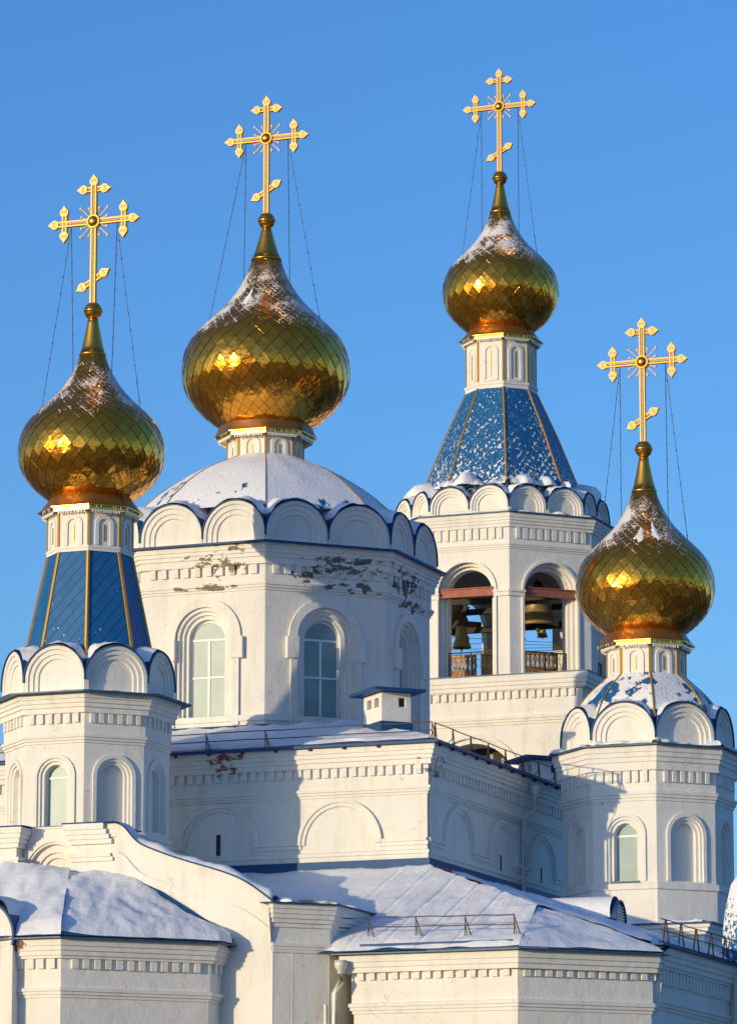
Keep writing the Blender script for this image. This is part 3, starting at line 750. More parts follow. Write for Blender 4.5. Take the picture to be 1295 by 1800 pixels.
# ---------------- tower B: main drum
def tower_B():
    Y = YB; c = (XB, YB)
    root = thing('church_tower', (XB, YB, H(1290, Y)), 'widest tower, with tall arched windows, a snowy dome and the largest gold onion', 'tower', 'onion-domed church towers')
    rw = M(290, 1150, Y); path = octagon(c, rw)
    ze = zn(949, Y, 316); h = zn(953, Y, 310)-zn(1038, Y, 292)
    zb = zn(1285, Y, 290)-.5
    a = M(33, 1170, Y); fo = 290
    zt, zbt = H(1085, Y-M(268, 1085, Y)), H(1261, Y-M(268, 1085, Y)); q = lambda p: M(p, 1150, Y)
    pr = [(a+q(20), 0), (a+q(20), -.02), (a+q(14), -.03), (a+q(13), -.16), (a+q(8), -.16), (a+q(7), -.28), (a+q(1), -.28), (a, -.5)]
    peel = []
    p1 = oct_faces(c, rw+.2)[0][0]; p2 = oct_faces(c, rw+.2)[1][0]; p3 = oct_faces(c, rw+.2)[2][0]
    brown = (0.24, 0.19, 0.14); grey = (0.16, 0.14, 0.13)
    def pe(f, x, row, rx, rz, col, sc, th): p = f.P(x, H(row, Y-5.5), .1); peel.append((p.x, p.y, p.z, rx, rz, col, sc, th))
    pe(p1, .15, 985, .7, .26, brown, 2.4, .465); pe(p1, 1.35, 966, .5, .22, brown, 1.6, .42); pe(p1, .2, 1035, 1.0, .13, brown, 1.8, .44); pe(p1, .9, 1000, .7, .3, brown, 1.8, .46)
    pe(p2, .2, 998, 1.5, .5, grey, 2.8, .475); pe(p2, -.9, 1020, .8, .2, grey, 2.6, .44); pe(p2, .9, 1030, 1.3, .22, grey, 1.9, .45); pe(p2, 1.4, 985, 1.1, .15, grey, 1.9, .44)
    pe(p3, -.6, 1005, 1.6, .5, grey, 2.6, .45); pe(p3, .5, 1040, 1.6, .25, grey, 1.7, .45)
    mw = plaster('limewash_peeling', peel)
    drum(root, c, rw, zb, ze-h+.02, {0, 1, 2, 7}, (zt-a, zbt, pr), mw, kind='big')
    # broad archivolt on blocks
    for f, hw in oct_faces(c, rw):
        av = MB(); a2 = a+q(20); w2 = a2+q(15); zs = zt-a
        f.moulding(av, [(w2, -.01), (w2, .10), (a2+.0, .10), (a2+.0, -.02)], zs, zs-.1)
        for s in (-1, 1):
            x0, x1 = sorted((s*(a2-.03), s*(w2+q(5)))); f.bar(av, x0, x1, zs-q(38), zs-.02, -.02, .20)
            x0, x1 = sorted((s*(a2-.0), s*(w2-q(3)))); f.bar(av, x0, x1, zbt-.3, zs-q(38)+.01, -.02, .11)
        av.build('window_surround', mw, root)
    pl = MB(); zl = zn(1255, Y, 292); sweep(pl, path, [(0, zl+.02), (.10, zl), (.10, zl-.22), (.04, zl-.24), (.04, zb)]); pl.build('plinth', M_WALL, root)
    fl = MB(); sweep(fl, path, [(.06, zn(1273, Y, 290)), (.13, zn(1276, Y, 290)), (.3, zn(1290, Y, 290)), (.3, zb)]); fl.build('flashing', M_BLUE, root)
    cornice(path, ze-.005, h, proj=.40, dent=(.46, .65), low=.83, w=.24, gap=.22).build('cornice', mw, root)
    ev = eave(path, ze, 0, .62, .07, drop=.04).build('eave', M_BLUE, root)
    snow_ledge(path, ze+.055, -.1, .52, .03, seed=9, cover=.9).build('snow', M_SNOW, ev)
    kokoshniks(root, c, M(301, 900, Y), 2, ze+.06, zn(875.5, Y, 301), 1.5, .6, 2)
    m = blue_tiles('snowy_blue_dome', 0.39, 0.22, nscale=2.0, bigw=.40)
    prof = [(810, 66), (815, 76), (823, 96), (834, 124), (846, 148), (860, 170), (874, 190), (888, 206), (905, 226), (935, 252)]
    faceted_roof(root, 'dome_roof', c, [(H(r_, Y), M(p_, r_, Y)) for r_, p_ in prof], m, sub=14, bump=.06, strip_w=.014)
    spec = dict(lantern=(757, 812, 66.5, 67.5), ledge=806, eave=(750, 90), onion=(457, 750), r=147, cone=(401, 8), ball=(388.5, 15), cross=(169, 244, 375))
    top_part(root, XB, Y, S0, spec, onion_mat('gold_shingles_b', .04), 35, 6, [(-24, .27, 4.5, .10, .12), (24, .20, 16, .10, .05), (40, .30, 12, .07, .05), (20, .36, 10, .06, .04)])
tower_B()

# ---------------- tower D: right, small dome
XD, YD = Xat(1133.5, 1035, 156.1), 156.1
def tower_D():
    Y = YD; c = (XD, YD)
    root = thing('church_tower', (XD, YD, H(1700, Y)), 'rightmost white octagonal tower with a low ribbed blue dome under its gold onion', 'tower', 'onion-domed church towers')
    rw = M(150, 1500, Y); path = octagon(c, rw); q = lambda p: M(p, 1500, Y)
    ze = zn(1305, Y, 178); h = zn(1308, Y, 165)-zn(1408, Y, 150); zb = zn(1622, Y, 150)
    zW, zWb = zn(1446, Y, 135), zn(1549, Y, 135); a = q(21)
    pr = [(a+q(17.5), 0), (a+q(17.5), .07), (a+q(11), .07), (a+q(10), .0), (a+q(6), .0), (a+q(5), -.08), (a, -.08), (a, -.34)]
    drum(root, c, rw, zb, ze-h+.02, {0}, (zW-a, zWb, pr))
    base = MB(); zl = zn(1551, Y, 154); sweep(base, path, [(.0, zl+.03), (.13, zl), (.13, zl-.22), (.05, zl-.24), (.05, zb)]); base.build('plinth', M_WALL, root)
    cornice(path, ze-.005, h, proj=.36, dent=(.46, .66), low=.82).build('cornice', M_WALL, root)
    ev = eave(path, ze, 0, .56, .05, drop=.05).build('eave', M_EAVE, root)
    snow_ledge(path, ze+.045, -.1, .54, .14, seed=13, cover=1.1).build('snow', M_SNOW, ev)
    kokoshniks(root, c, M(151, 1290, Y), 1, ze+.05, zn(1232, Y, 152), .95, .4, 3)
    m = blue_tiles('blue_dome_half_snow', 0.50, 0.46, nscale=2.2, bigw=.45)
    prof = [(1180, 60), (1190, 67), (1201, 79), (1213, 93), (1224, 104), (1236, 114), (1248, 122), (1262, 130), (1280, 138)]
    faceted_roof(root, 'dome_roof', c, [(H(r_, Y), M(p_, r_, Y)) for r_, p_ in prof], m, sub=10, bump=.03, strip_w=.035)
    spec = dict(lantern=(1129, 1196, 69, 72.5), ledge=1183, eave=(1121, 86), onion=(864, 1115), r=121.5, cone=(803, 8), ball=(790, 15.3), cross=(559, 637, 779))
    top_part(root, XD, Y, S0, spec, onion_mat('gold_shingles_d', .05), 33, 7, [(-10, .36, 6, .09, .10), (10, .32, 5, .12, .10), (24, .17, 12, .07, .05), (-2, .12, 8, .04, .05), (48, .35, 9, .06, .04)])
tower_D()

# ---------------- bell tower C
XC, YC = Xat(879.5, 505, 189.0), 189.0
def tower_C():
    Y = YC; c = (XC, YC); q = lambda p: M(p, 1050, Y)
    root = thing('bell_tower', (XC, YC, 0), 'white bell tower with open arches and a wide blue tent roof dusted with snow', 'bell tower', 'onion-domed church towers')
    rw = q(203); zf = zn(1191, Y, 203)
    ze = zn(898, Y, 217); h = zn(900, Y, 210)-zn(965, Y, 203)
    path = octagon(c, rw)
    wall = MB(); th = .95
    a = q(41); zt = H(997, Y-q(187)); zs = zt-a
    ins = oct_faces(c, rw-th/.924)
    for k, (f, hw) in enumerate(oct_faces(c, rw)):
        A = a+q(14)
        out = [(-hw, zf-.2), (-A, zf-.2)]+[(x, z) for x, z in arch_pts(A, zs, zf)[1:-1]]+[(A, zf-.2), (hw, zf-.2), (hw, ze-h+.02), (-hw, ze-h+.02)]
        f.panel(wall, out, [])
        f.moulding(wall, [(A, 0), (A, .08), (a+q(10), .08), (a+q(10), -.20), (a+q(5), -.20), (a+q(5), -.42), (a, -.42), (a, -th)], zs, zf-.2)
        fi, hi = ins[k]
        out = [(-hi, zf-.2), (-a, zf-.2)]+[(x, z) for x, z in arch_pts(a, zs, zf)[1:-1]]+[(a, zf-.2), (hi, zf-.2), (hi, ze-.3), (-hi, ze-.3)]
        fi.panel(wall, out, [], flip=True)
        for s in (-1, 1):                                       # imposts
            for (d_, z0_, z1_) in ((.16, zs-.10, zs-.0), (.10, zs-.28, zs-.09)):
                x0, x1 = sorted((s*(a+q(10)-.05*(d_/.16)), s*(hw+.02*(d_/.16)))); f.bar(wall, x0, x1, z0_, z1_, -th*.5, d_-.01)
    wl = wall.build('belfry_wall', M_WALL, root)
    ce = MB(); ce.lathe((XC, YC, 0), [(ze-.35, rw), (ze-.35, .01)], n=8, phi=PHI0, smooth=False)
    ce.build('ceiling', M_TIMBER_SHADE, root)
    fl = MB(); fl.lathe((XC, YC, 0), [(zf-.02, rw-.2), (zf-.02, .01)], n=8, phi=PHI0, smooth=False); fl.build('belfry_floor', M_INNER, root)
    cornice(path, ze-.005, h, proj=.30, dent=(.40, .70), low=.82, w=.20, gap=.16).build('cornice', M_WALL, root)
    ev = eave(path, ze, 0, .42, .05, drop=.03).build('eave', M_EAVE, root)
    snow_ledge(path, ze+.045, -.1, .42, .12, seed=23, cover=1.0).build('snow', M_SNOW, ev)
    kokoshniks(root, c, M(188, 880, Y), 2, ze+.05, zn(850, Y, 190), .95, .45, 4)
    m = blue_tiles('blue_tent_snow_flecks', 0.535, 0.67, nscale=9, bigw=.08, shape=.6, tile=.36, edge=.06)
    faceted_roof(root, 'tent_roof', c, [(zn(679, Y, 62), M(62, 679, Y)), (H(770, Y), M(98, 770, Y)), (H(862, Y), M(136, 862, Y)), (H(892, Y), M(154, 892, Y))], m, sub=6, bump=.012, strip_w=.05)
    # drift round the foot of the tent
    fp = octagon(c, M(150, 880, Y))
    snow_ledge(fp, H(880, Y), -.8, .8, .62, seed=31, cover=.9).build('snow_drift', M_SNOW, root)
    spec = dict(lantern=(591, 680, 61, 64.5), ledge=668, eave=(584, 74), onion=(374, 583), r=101.5, cone=(324, 6.5), ball=(313.5, 13), cross=(121, 188, 302), tall=True)
    top_part(root, XC, Y, S0, spec, onion_mat('gold_shingles_c', .10), 30, 8, [(6, .27, 30, .12, .05), (-4, .18, 30, .08, .05), (40, .24, 16, .12, .05)])
    # square lower stage
    fr = Face((XC, YC), PF); hs = q(213)
    sq = [fr.P(x, 0, d) for x, d in ((-hs, hs), (hs, hs), (hs, -hs), (-hs, -hs))]
    zc0 = zf-.01; hh = zn(1192, Y, 260)-zn(1277, Y, 260)
    ff = Face(fr.P(0, 0, hs), PF); fh = H(1314.5, Y-hs)+.22; A = 2.05; x0 = .55
    lw = MB(); sweep(lw, sq, [(0, zc0-hh), (0, 0)])
    # front wall with a deep arched opening
    lw = MB()
    for k in range(1, 4): lw.face([sq[k]+Vector((0, 0, 0)), sq[(k+1) % 4]+Vector((0, 0, 0)), sq[(k+1) % 4]+Vector((0, 0, zc0-.1)), sq[k]+Vector((0, 0, zc0-.1))])
    ff.panel(lw, [(-hs, 0), (hs, 0), (hs, zc0-.1), (-hs, zc0-.1)], [[(x+.45, z) for x, z in arch_pts(A+.42, fh-A, fh-A-4, 24)]])
    ff.moulding(lw, [(A+.42, 0), (A+.42, .08), (A+.22, .08), (A+.2, -.08), (A, -.08), (A, -1.6)], fh-A, fh-A-4, x0=.45, n=24)
    lower = lw.build('lower_wall', M_WALL, root)
    bk = MB(); ff.fill(bk, A+.02, fh-A, fh-A-4, -1.6, x0=.45); bk.build('arch_shade', M_TIMBER_SHADE, lower)  # dark sheet closing the arch, shade of its deep interior put into the colour
    co = MB(); 
    for x in (1.2, 1.75): co.tube([ff.P(x, fh-A-4, -.5), ff.P(x, fh-.3-(x*.35)**2, -.5)], .10, 10)
    co.build('arch_post', M_INNER, lower)
    cornice(sq, zc0-.04, hh, proj=.42, dent=(.33, .48), low=.84, w=.20, gap=.17).build('ledge_cornice', M_WALL, lower)
    tp = MB(); z_ = zc0
    sweep(tp, sq, [(-hs*.9, z_+.03), (.46, z_+.0), (.46, z_-.05), (0, z_-.045)]); tp.build('ledge_cap', M_EAVE, lower)
    # red steel tie beams across every arch
    for k, (f, hw) in enumerate(oct_faces(c, rw)):
        b = MB(); z = zs-.02
        f.bar(b, -a-q(8), a+q(8), z+.15, z+.20, -.26, .0); f.bar(b, -a-q(8), a+q(8), z-.20, z-.15, -.26, .0); f.bar(b, -a-q(8), a+q(8), z-.16, z+.16, -.12, -.06)
        b.build('tie_beam', M_BEAM, root)
        rl = MB(); zr = zf+1.32
        for zz in (zf+.12, zr): rl.tube([f.P(-a, zz, -.55), f.P(a, zz, -.55)], .035, 6)
        for x in (-a+.05, 0, a-.05): rl.tube([f.P(x, zf, -.55), f.P(x, zr, -.55)], .03, 6)
        n_ = 9
        for i in range(n_):                                     # scrolled wire infill
            x = -a+(i+.5)*2*a/n_; s = 1 if i % 2 else -1
            pts = [f.P(x+s*.5*a/n_*.9*cos(j*pi/2.5), zf+.12+(zr-zf-.12)*j/10, -.55) for j in range(11)]
            rl.tube(pts, .014, 4, caps=False)
        rl.build('railing', M_IRON, root)
    # dark cross beams that carry the bells
    bm = MB(); g = Face(c, PF)
    for (z, d, xx) in ((zs-.95, -.6, 3.4), (zs+.1, 1.0, 3.6), (zs+.1, -1.7, 3.2)): bm.box(g.P(-xx, z, d), g.t*2*xx, g.n*.22, Vector((0, 0, .26)))
    bm.box(g.P(-2.6, zs-1.0, 2.2), g.t*.2, g.n*-4.4, Vector((0, 0, .2)))
    bm.tube([g.P(-2.5, zs-1.5, .8), g.P(-1.4, zs+.1, .8)], .12, 6)
    bm.build('bell_beam', M_TIMBER_SHADE, root)
    wr = MB()
    for k in range(5): wr.tube([g.P(-3.6, zs-1.1-.28*k, .5-.3*k), g.P(3.8, zs-1.7-.12*k, -1+.4*k)], .012, 4)
    wr.build('bell_rope', M_TIMBER_SHADE, root)
    return g, zf, zs
GC, ZF, ZS = tower_C()

def bell(px, row_top, row_rim, rpx, Y, label, beam_z=None):
    x = Xat(px, row_rim, Y); zr = H(row_rim, Y); zt = H(row_top, Y); r = M(rpx, row_rim, Y); h = zt-zr
    t = thing('bell', (x, Y, zr), label, 'bell', 'bells hanging in the bell tower')
    b = MB(); pr = [(0, r*.80), (0, r), (h*.05, r*.985), (h*.12, r*.90), (h*.16, r*.885), (h*.18, r*.86), (h*.32, r*.74), (h*.5, r*.645), (h*.52, r*.66), (h*.55, r*.64), (h*.72, r*.575), (h*.84, r*.55), (h*.93, r*.47), (h*.97, r*.3), (h, .01)]
    b.lathe((x, Y, zr), pr, n=36)
    b.lathe((x, Y, zr), [(0, r*.8), (h*.3, r*.66), (h*.8, r*.45), (h*.82, .01)], n=24); b.build('bell_body', M_BRONZE, t)
    c = MB(); 
    for k in range(3):
        an = k*pi/3; c.tube([Vector((x+cos(an)*r*.2*cos(q_), Y+sin(an)*r*.2*cos(q_), zr+h*.95+r*.34*sin(q_))) for q_ in [pi*j/8 for j in range(9)]], r*.055, 6)
    c.tube([(x, Y, zr+h), (x, Y, max(zr+h+.3, beam_z or 0))], .045, 6); c.build('hanger', M_IRON, t)
    cl = MB(); cl.tube([(x, Y, zr+h*.75), (x, Y, zr-h*.06)], r*.035, 6); cl.ball((x, Y, zr-h*.08), r*.12, 6); cl.tube([(x, Y, zr-h*.12), (x, Y, zr-h*.30)], r*.05, 6, r2=r*.03)
    cl.build('clapper', M_IRON, t)
bell(945, 1030, 1101, 36.5, YC-.6, 'largest bell, filling the upper half of the right belfry arch', ZS+.1)
bell(811, 1098, 1139, 17, YC-1.4, 'middle-sized dark bell low in the left belfry arch, beside the wooden stand', ZS-.95)
bell(953, 1101, 1120, 9.5, YC+2.6, 'smallest bell, hanging just under the rim of the largest one', ZS+.1)
bell(913, 1096, 1125, 11, YC+2.9, 'small dark bell half hidden by the pier, left of the largest bell', ZS+.1)
bell(803, 1050, 1092, 20, YC+2.2, 'dark bell in the upper left corner of the left belfry arch', ZS+.1)

def ringer_stand():
    g = GC; t = thing('ringer_stand', g.P(-.55, ZF, 1.0), 'orange wooden stand with carved baluster panels between the two belfry arches', 'wooden stand')
    Hh = 1.62
    def panel(o, dx, L, name):
        b = MB(); o = Vector(o); nn = Vector((dx.y, -dx.x, 0)); U = Vector((0, 0, 1))
        b.box(o+U*(Hh-.08), dx*L, nn*.12, U*.10); b.box(o+U*.62, dx*L, nn*.07, U*.10); b.box(o+U*.1, dx*L, nn*.07, U*.10)
        b.box(o, dx*.09, nn*.09, U*Hh); b.box(o+dx*(L-.09), dx*.09, nn*.09, U*Hh)
        k = max(2, int(L/.24)); w = (L-.2)/k
        for i in range(k):                                     # flat sawn balusters
            x = .1+w*(i+.5)
            pts = [(-.3, .20), (-.47, .3), (-.25, .42), (-.42, .55), (-.3, .62), (-.46, .72), (-.46, .95), (-.22, 1.12), (-.44, 1.3), (-.3, Hh-.08)]
            pts = [(a*w, z) for a, z in pts]; loop = pts+[(-a, z) for a, z in reversed(pts)]
            fr = [o+dx*(x+a)+U*z+nn*.05 for a, z in loop]; bk = [o+dx*(x+a)+U*z+nn*.01 for a, z in loop]
            b.face(fr); b.face(bk[::-1]); b.grid([fr, bk], closed=True, smooth=False)
        b.build(name, M_WOOD, t)
    panel(g.P(-2.15, ZF, 1.6), g.t, 1.45, 'carved_panel')
    panel(g.P(-.35, ZF, 1.9), g.t, 1.15, 'carved_panel')
    d = (g.t*.75-g.n*.66).normalized(); panel(g.P(1.15, ZF, 2.1), d, 2.2, 'carved_panel')
    f = MB(); f.box(g.P(-2.15, ZF, 1.5)+Vector((0, 0, .02)), g.t*3.2, g.n*-1.6, Vector((0, 0, .12))); f.build('platform', M_TIMBER_SHADE, t)
ringer_stand()

# ================================================================== MAIN CUBE
ZCE = H(1305, 147.4)                       # eave of the cube
ZCB = H(1521, 147.6)                       # its foot, where the lower roofs meet it
HC = 10.6
def zakomara_band(f, mb, xs, A, zs, top_off=0.0, x_end=(0, 0)):
    """archivolts joined by a horizontal string course"""
    prev = x_end[0]
    for x in xs:
        rows = []
        for a, d in ((A, 0), (A, .13), (A-.12, .13), (A-.13, .07), (A-.26, .07), (A-.28, 0)):
            rows.append([f.P(x+a*cos(pi*(1-k/24)), zs+a*sin(pi*(1-k/24)), d) for k in range(25)])
        mb.grid(rows, smooth=False)
    edges = [x_end[0]]+[e for x in xs for e in (x-A+.0, x+A)]+[x_end[1]]
    for i in range(0, len(edges), 2):
        x0, x1 = edges[i], edges[i+1]
        if x1-x0 > .05:
            f.bar(mb, x0, x1+.0, zs-.0, zs+.12, 0, .13); f.bar(mb, x0-.13, x1+.13, zs-.14, zs-.002, 0, .07)
def hall():
    root = thing('church_hall', W(0, 0, 0), 'massive square white hall with blind arches under the widest tower', 'church')
    sq = [W(-HC, -HC), W(HC, -HC), W(HC, HC), W(-HC, HC)]
    p = W(-4.9, -HC-.3, H(1338, 148)); brick = (0.30, 0.11, 0.06)
    u1, z1 = on_v(392, 1340, -HC-.2); p = W(u1, -HC-.2, z1)
    v2, z2 = on_u(772, 1350, HC+.2); p2 = W(HC+.2, v2, z2)
    peel = [(p.x, p.y, p.z, .34, .40, brick, 3.2, .40), (p.x+.4, p.y-.1, p.z+.15, .7, .12, brick, 3, .44), (p2.x, p2.y, p2.z, .8, .4, (0.25, .22, .2), 2.6, .46)]
    mw = plaster('limewash_hall', peel)
    wall = MB(); sweep(wall, sq, [(0, ZCE), (0, ZCB-.4)]); sweep(wall, sq, [(.0, ZCB+.62), (.10, ZCB+.58), (.10, ZCB+.46), (.05, ZCB+.44), (.05, ZCB-.4)])
    fF = Face(W(0, -HC), PF); fR = Face(W(HC, 0), PF+pi/2)
    uc, zz = on_v(598, 1484, -HC); uc2, _ = on_v(386, 1490, -HC)
    A = (H(1407, 149)-H(1486, 149))
    w0 = uc-uc2
    zakomara_band(fF, wall, [uc2-w0, uc2, uc], A, zz, x_end=(-HC, HC))
    zakomara_band(fR, wall, [(-HC+3.2), (-HC+3.2+w0), (-HC+3.2+2*w0), (-HC+3.2+3*w0)], A, zz, x_end=(-HC, HC))
    wl = wall.build('hall_wall', mw, root)
    us, zsl = on_v(384, 1486, -HC); sl = MB(); fF.bar(sl, us-.085, us+.085, zsl-.38, zsl+.38, .002, .006); sl.build('slit_window', M_TIMBER_SHADE, wl)
    for x in (-HC+3.2+w0, -HC+3.2+2*w0): sl = MB(); fR.bar(sl, x-.08, x+.08, zz-.5, zz+.3, .002, .006); sl.build('slit_window', M_TIMBER_SHADE, wl)
    hh = H(1299, 148)-H(1385, 148)
    cornice(sq, ZCE-.005, hh, proj=.42, dent=(.42, .60), low=.84, w=.20, gap=.15).build('cornice', mw, root)
    ev = eave(sq, ZCE, 0, .62, .09, drop=.02).build('eave', M_BLUE, root)
    # brackets peeping under the eave
    br = MB(); pp = offset_path(sq, .42)
    for i in (0, 1):
        a, b = pp[i], pp[i+1]; L = (b-a).length; t = (b-a)/L; nn = Vector((t.y, -t.x, 0))
        for j in range(int(L/1.3)): br.box(a+t*(j*1.3+.4)+Vector((0, 0, ZCE-.10)), t*.08, nn*.13, Vector((0, 0, .10)))
    br.build('eave_bracket', M_IRON, ev)
    # roof: four slopes up to the drum, under snow
    ap = 6.1; zr = zn(1281, YB, 290)
    inner = [W(-ap, -ap), W(ap, -ap), W(ap, ap), W(-ap, ap)]; outer = offset_path(sq, .60)
    rf = MB()
    for i in range(4):
        a, b = outer[i], outer[(i+1) % 4]; c_, d_ = inner[(i+1) % 4], inner[i]
        up = lambda p, z: Vector((p.x, p.y, z))
        rf.face([up(a, ZCE+.085), up(b, ZCE+.085), up(c_, zr), up(d_, zr)])
    ro = rf.build('roof', M_BLUE, root)
    for i in (0, 1):
        a, b = outer[i], outer[(i+1) % 4]; c_, d_ = inner[(i+1) % 4], inner[i]
        s = MB(); rows = []; n = 90; m_ = 12
        for k in range(m_+1):
            v = k/m_; row = []
            for j in range(n+1):
                h_ = j/n; p = a.lerp(b, h_).lerp(d_.lerp(c_, h_), .035+v*.965); z = (ZCE+.085)*(1-(.035+v*.965))+zr*(.035+v*.965)
                q = noise.noise(Vector((h_*16, v*3, 5+i))); q2 = noise.noise(Vector((h_*55, v*6, 9+i)))
                if k == 0: th = .0
                else: th = (.10+.11*q+.03*q2)*(1 if i == 0 else .45)
                if k == 0: p = p.lerp(p+(d_-a).normalized()*(.55*max(0, .2+q)), 1)
                row.append(Vector((p.x, p.y, z+th)))
            rows.append(row)
        s.grid(rows, smooth=True); s.build('snow', M_SNOW, ro)
    # flashing at the foot
    fb = MB(); sweep(fb, sq, [(.0, ZCB+.29), (.12, ZCB+.28), (.15, ZCB-.1), (.18, ZCB-.5)]); fb.build('foot_flashing', M_BLUE, root)
    # rain pipe on the shaded side
    v, z = on_u(946, 1383, HC+.75); pi_ = MB(); f = Face(W(HC, v), PF+pi/2)
    pi_.lathe(f.P(0, 0, .62), [(z-.42, .10), (z-.30, .12), (z-.12, .24), (z+.05, .24), (z+.05, .21)], n=16)
    pi_.tube([f.P(0, z-.4, .62), f.P(0, z-.8, .62), f.P(-.1, z-1.15, .2), f.P(-.1, z-1.4, .16), f.P(-.1, ZCB-.2, .16)], .10, 10)
    pi_.build('rain_pipe', M_PIPE, root)
    wr = MB(); v, z = on_u(770, 1330, HC+.42); f = Face(W(HC, v), PF+pi/2)
    wr.tube([f.P(0, z, .44), f.P(-.1, z-.9, .12), f.P(-.05, z-2, .06), f.P(-.1, ZCB+.4, .12)], .018, 5); wr.build('cable', M_IRON, root)
    return root
hall()

def roof_rail(label, pts, h, posts, dirn, two=True, lean=.18, aframe=False, group='railings along the roof edges'):
    """pts foot line; A-shaped posts and bars"""
    t = thing('roof_railing', pts[0], label, 'railing', group)
    L = [0]
    for i in range(len(pts)-1): L.append(L[-1]+(pts[i+1]-pts[i]).length)
    def at(s):
        s = max(0, min(L[-1], s))
        for i in range(len(pts)-1):
            if s <= L[i+1]+1e-6: return pts[i].lerp(pts[i+1], (s-L[i])/(L[i+1]-L[i]))
        return pts[-1]
    U = Vector((0, 0, 1))
    for s in posts:
        p = at(s); b = MB(); d = (at(s+.1)-at(s-.1)).normalized() if 0.1 < s < L[-1]-.1 else (pts[-1]-pts[0]).normalized()
        if aframe:
            for q_ in (-1, 1): b.tube([p+d*lean*q_, p+d*.04*q_+U*h], .028, 6)
            b.build('post', M_IRON, t); continue
        b.box(p-d*.014, d*.028, dirn*.028, U*h); 
        b.tube([p+dirn*-.0+d*lean-U*.0, p+U*(h*.96)], .022, 5); b.tube([p+U*h*.5+d*.03, p+dirn*.25+U*.05], .015, 4)
        b.build('post', M_IRON, t)
    for f in ((1.0, .52) if two else (1.0,)):
        b = MB(); b.tube([at(L[-1]*k/12)+U*(h*f)+Vector((0, 0, .012*sin(k*2.1))) for k in range(13)], .02, 5, caps=False); b.build('rail', M_IRON, t)
e = .45
roof_rail('thin rusty railing along the front eave of the square hall, below the tall windows', [W(-6, -HC-e, ZCE+.1), W(HC+e-.1, -HC-e, ZCE+.1)], .62, [5.9, 8.3, 10.6, 17.2], W(0, 1)-W(0, 0))
roof_rail('thin rusty railing along the shaded right eave of the square hall', [W(HC+e, -HC-e, ZCE+.1), W(HC+e, 6, ZCE+.1)], .58, [0.05]+[1.9*k+1.9 for k in range(9)], W(-1, 0)-W(0, 0), two=False)

def chimney(u, v, z0, z1, w, d, label, over=.42):
    t = thing('chimney', W(u, v, z0), label, 'chimney', 'square roof chimneys')
    U = Vector((0, 0, 1)); ex = tdir(R(24)); ey = -ndir(R(24)); o = W(u, v, z0)-ex*w/2-ey*d/2; h = z1-z0
    b = MB(); hh = .36*h; zt = h-.04
    zo0, zo1 = h*.60, h*.86
    b.box(o, ex*w, ey*d, U*zo0); b.box(o+U*zo1, ex*w, ey*d, U*(h-zo1))
    wf = [0, .30, .62, 1]
    for (x, y, sx, sy) in ((0, 0, .18, .18), (.82, 0, .18, .18), (0, .82, .18, .18), (.82, .82, .18, .18), (.42, 0, .16, .14), (0, .42, .14, .16), (.86, .42, .14, .16), (.18, 0, .24, .14)):
        b.box(o+ex*w*x+ey*d*y+U*zo0, ex*w*sx, ey*d*sy, U*(zo1-zo0))
    b.build('chimney_stack', plaster('limewash_chimney'), t)
    c = MB(); c.box(o+ex*.15+ey*.15+U*zo0, ex*(w-.3), ey*(d-.3), U*(zo1-zo0)); c.build('flue', M_TIMBER_SHADE, t)
    r = MB(); a = [o+ex*x*1.0+ey*y+U*(h+.02) for x, y in ((-over, -over), (w+over, -over), (w+over, d+over), (-over, d+over))]
    r.face(a[::-1]); a2 = [p+U*.10 for p in a]; r.grid([a, a2], closed=True, smooth=False)
    rg = [o+ex*(w*.0)+ey*(d/2)+U*(h+.30), o+ex*w+ey*(d/2)+U*(h+.30)]
    r.face([a2[0], a2[1], rg[1], rg[0]]); r.face([a2[2], a2[3], rg[0], rg[1]]); r.face([a2[1], a2[2], rg[1]]); r.face([a2[3], a2[0], rg[0]])
    r.build('cap', M_BLUE, t)
    f = MB(); f.box(o-ex*.05-ey*.05-U*.12, ex*(w+.1), ey*(d+.1), U*.34); f.build('flashing', M_BLUE, t)
uch, zch = on_v(670, 1282, -8.6)
chimney(uch, -8.6+.6, H(1290, 152), H(1229, 152), 1.15, 1.6, 'white chimney with a blue cap on the hall roof, in front of the widest tower')
vch, zc2 = on_u(955, 1398, 9.4)
chimney(9.3, vch, H(1400, 165), H(1349, 165), 1.3, 1.3, 'white chimney with a blue cap, mostly hidden between the bell tower and the rightmost tower', .45)

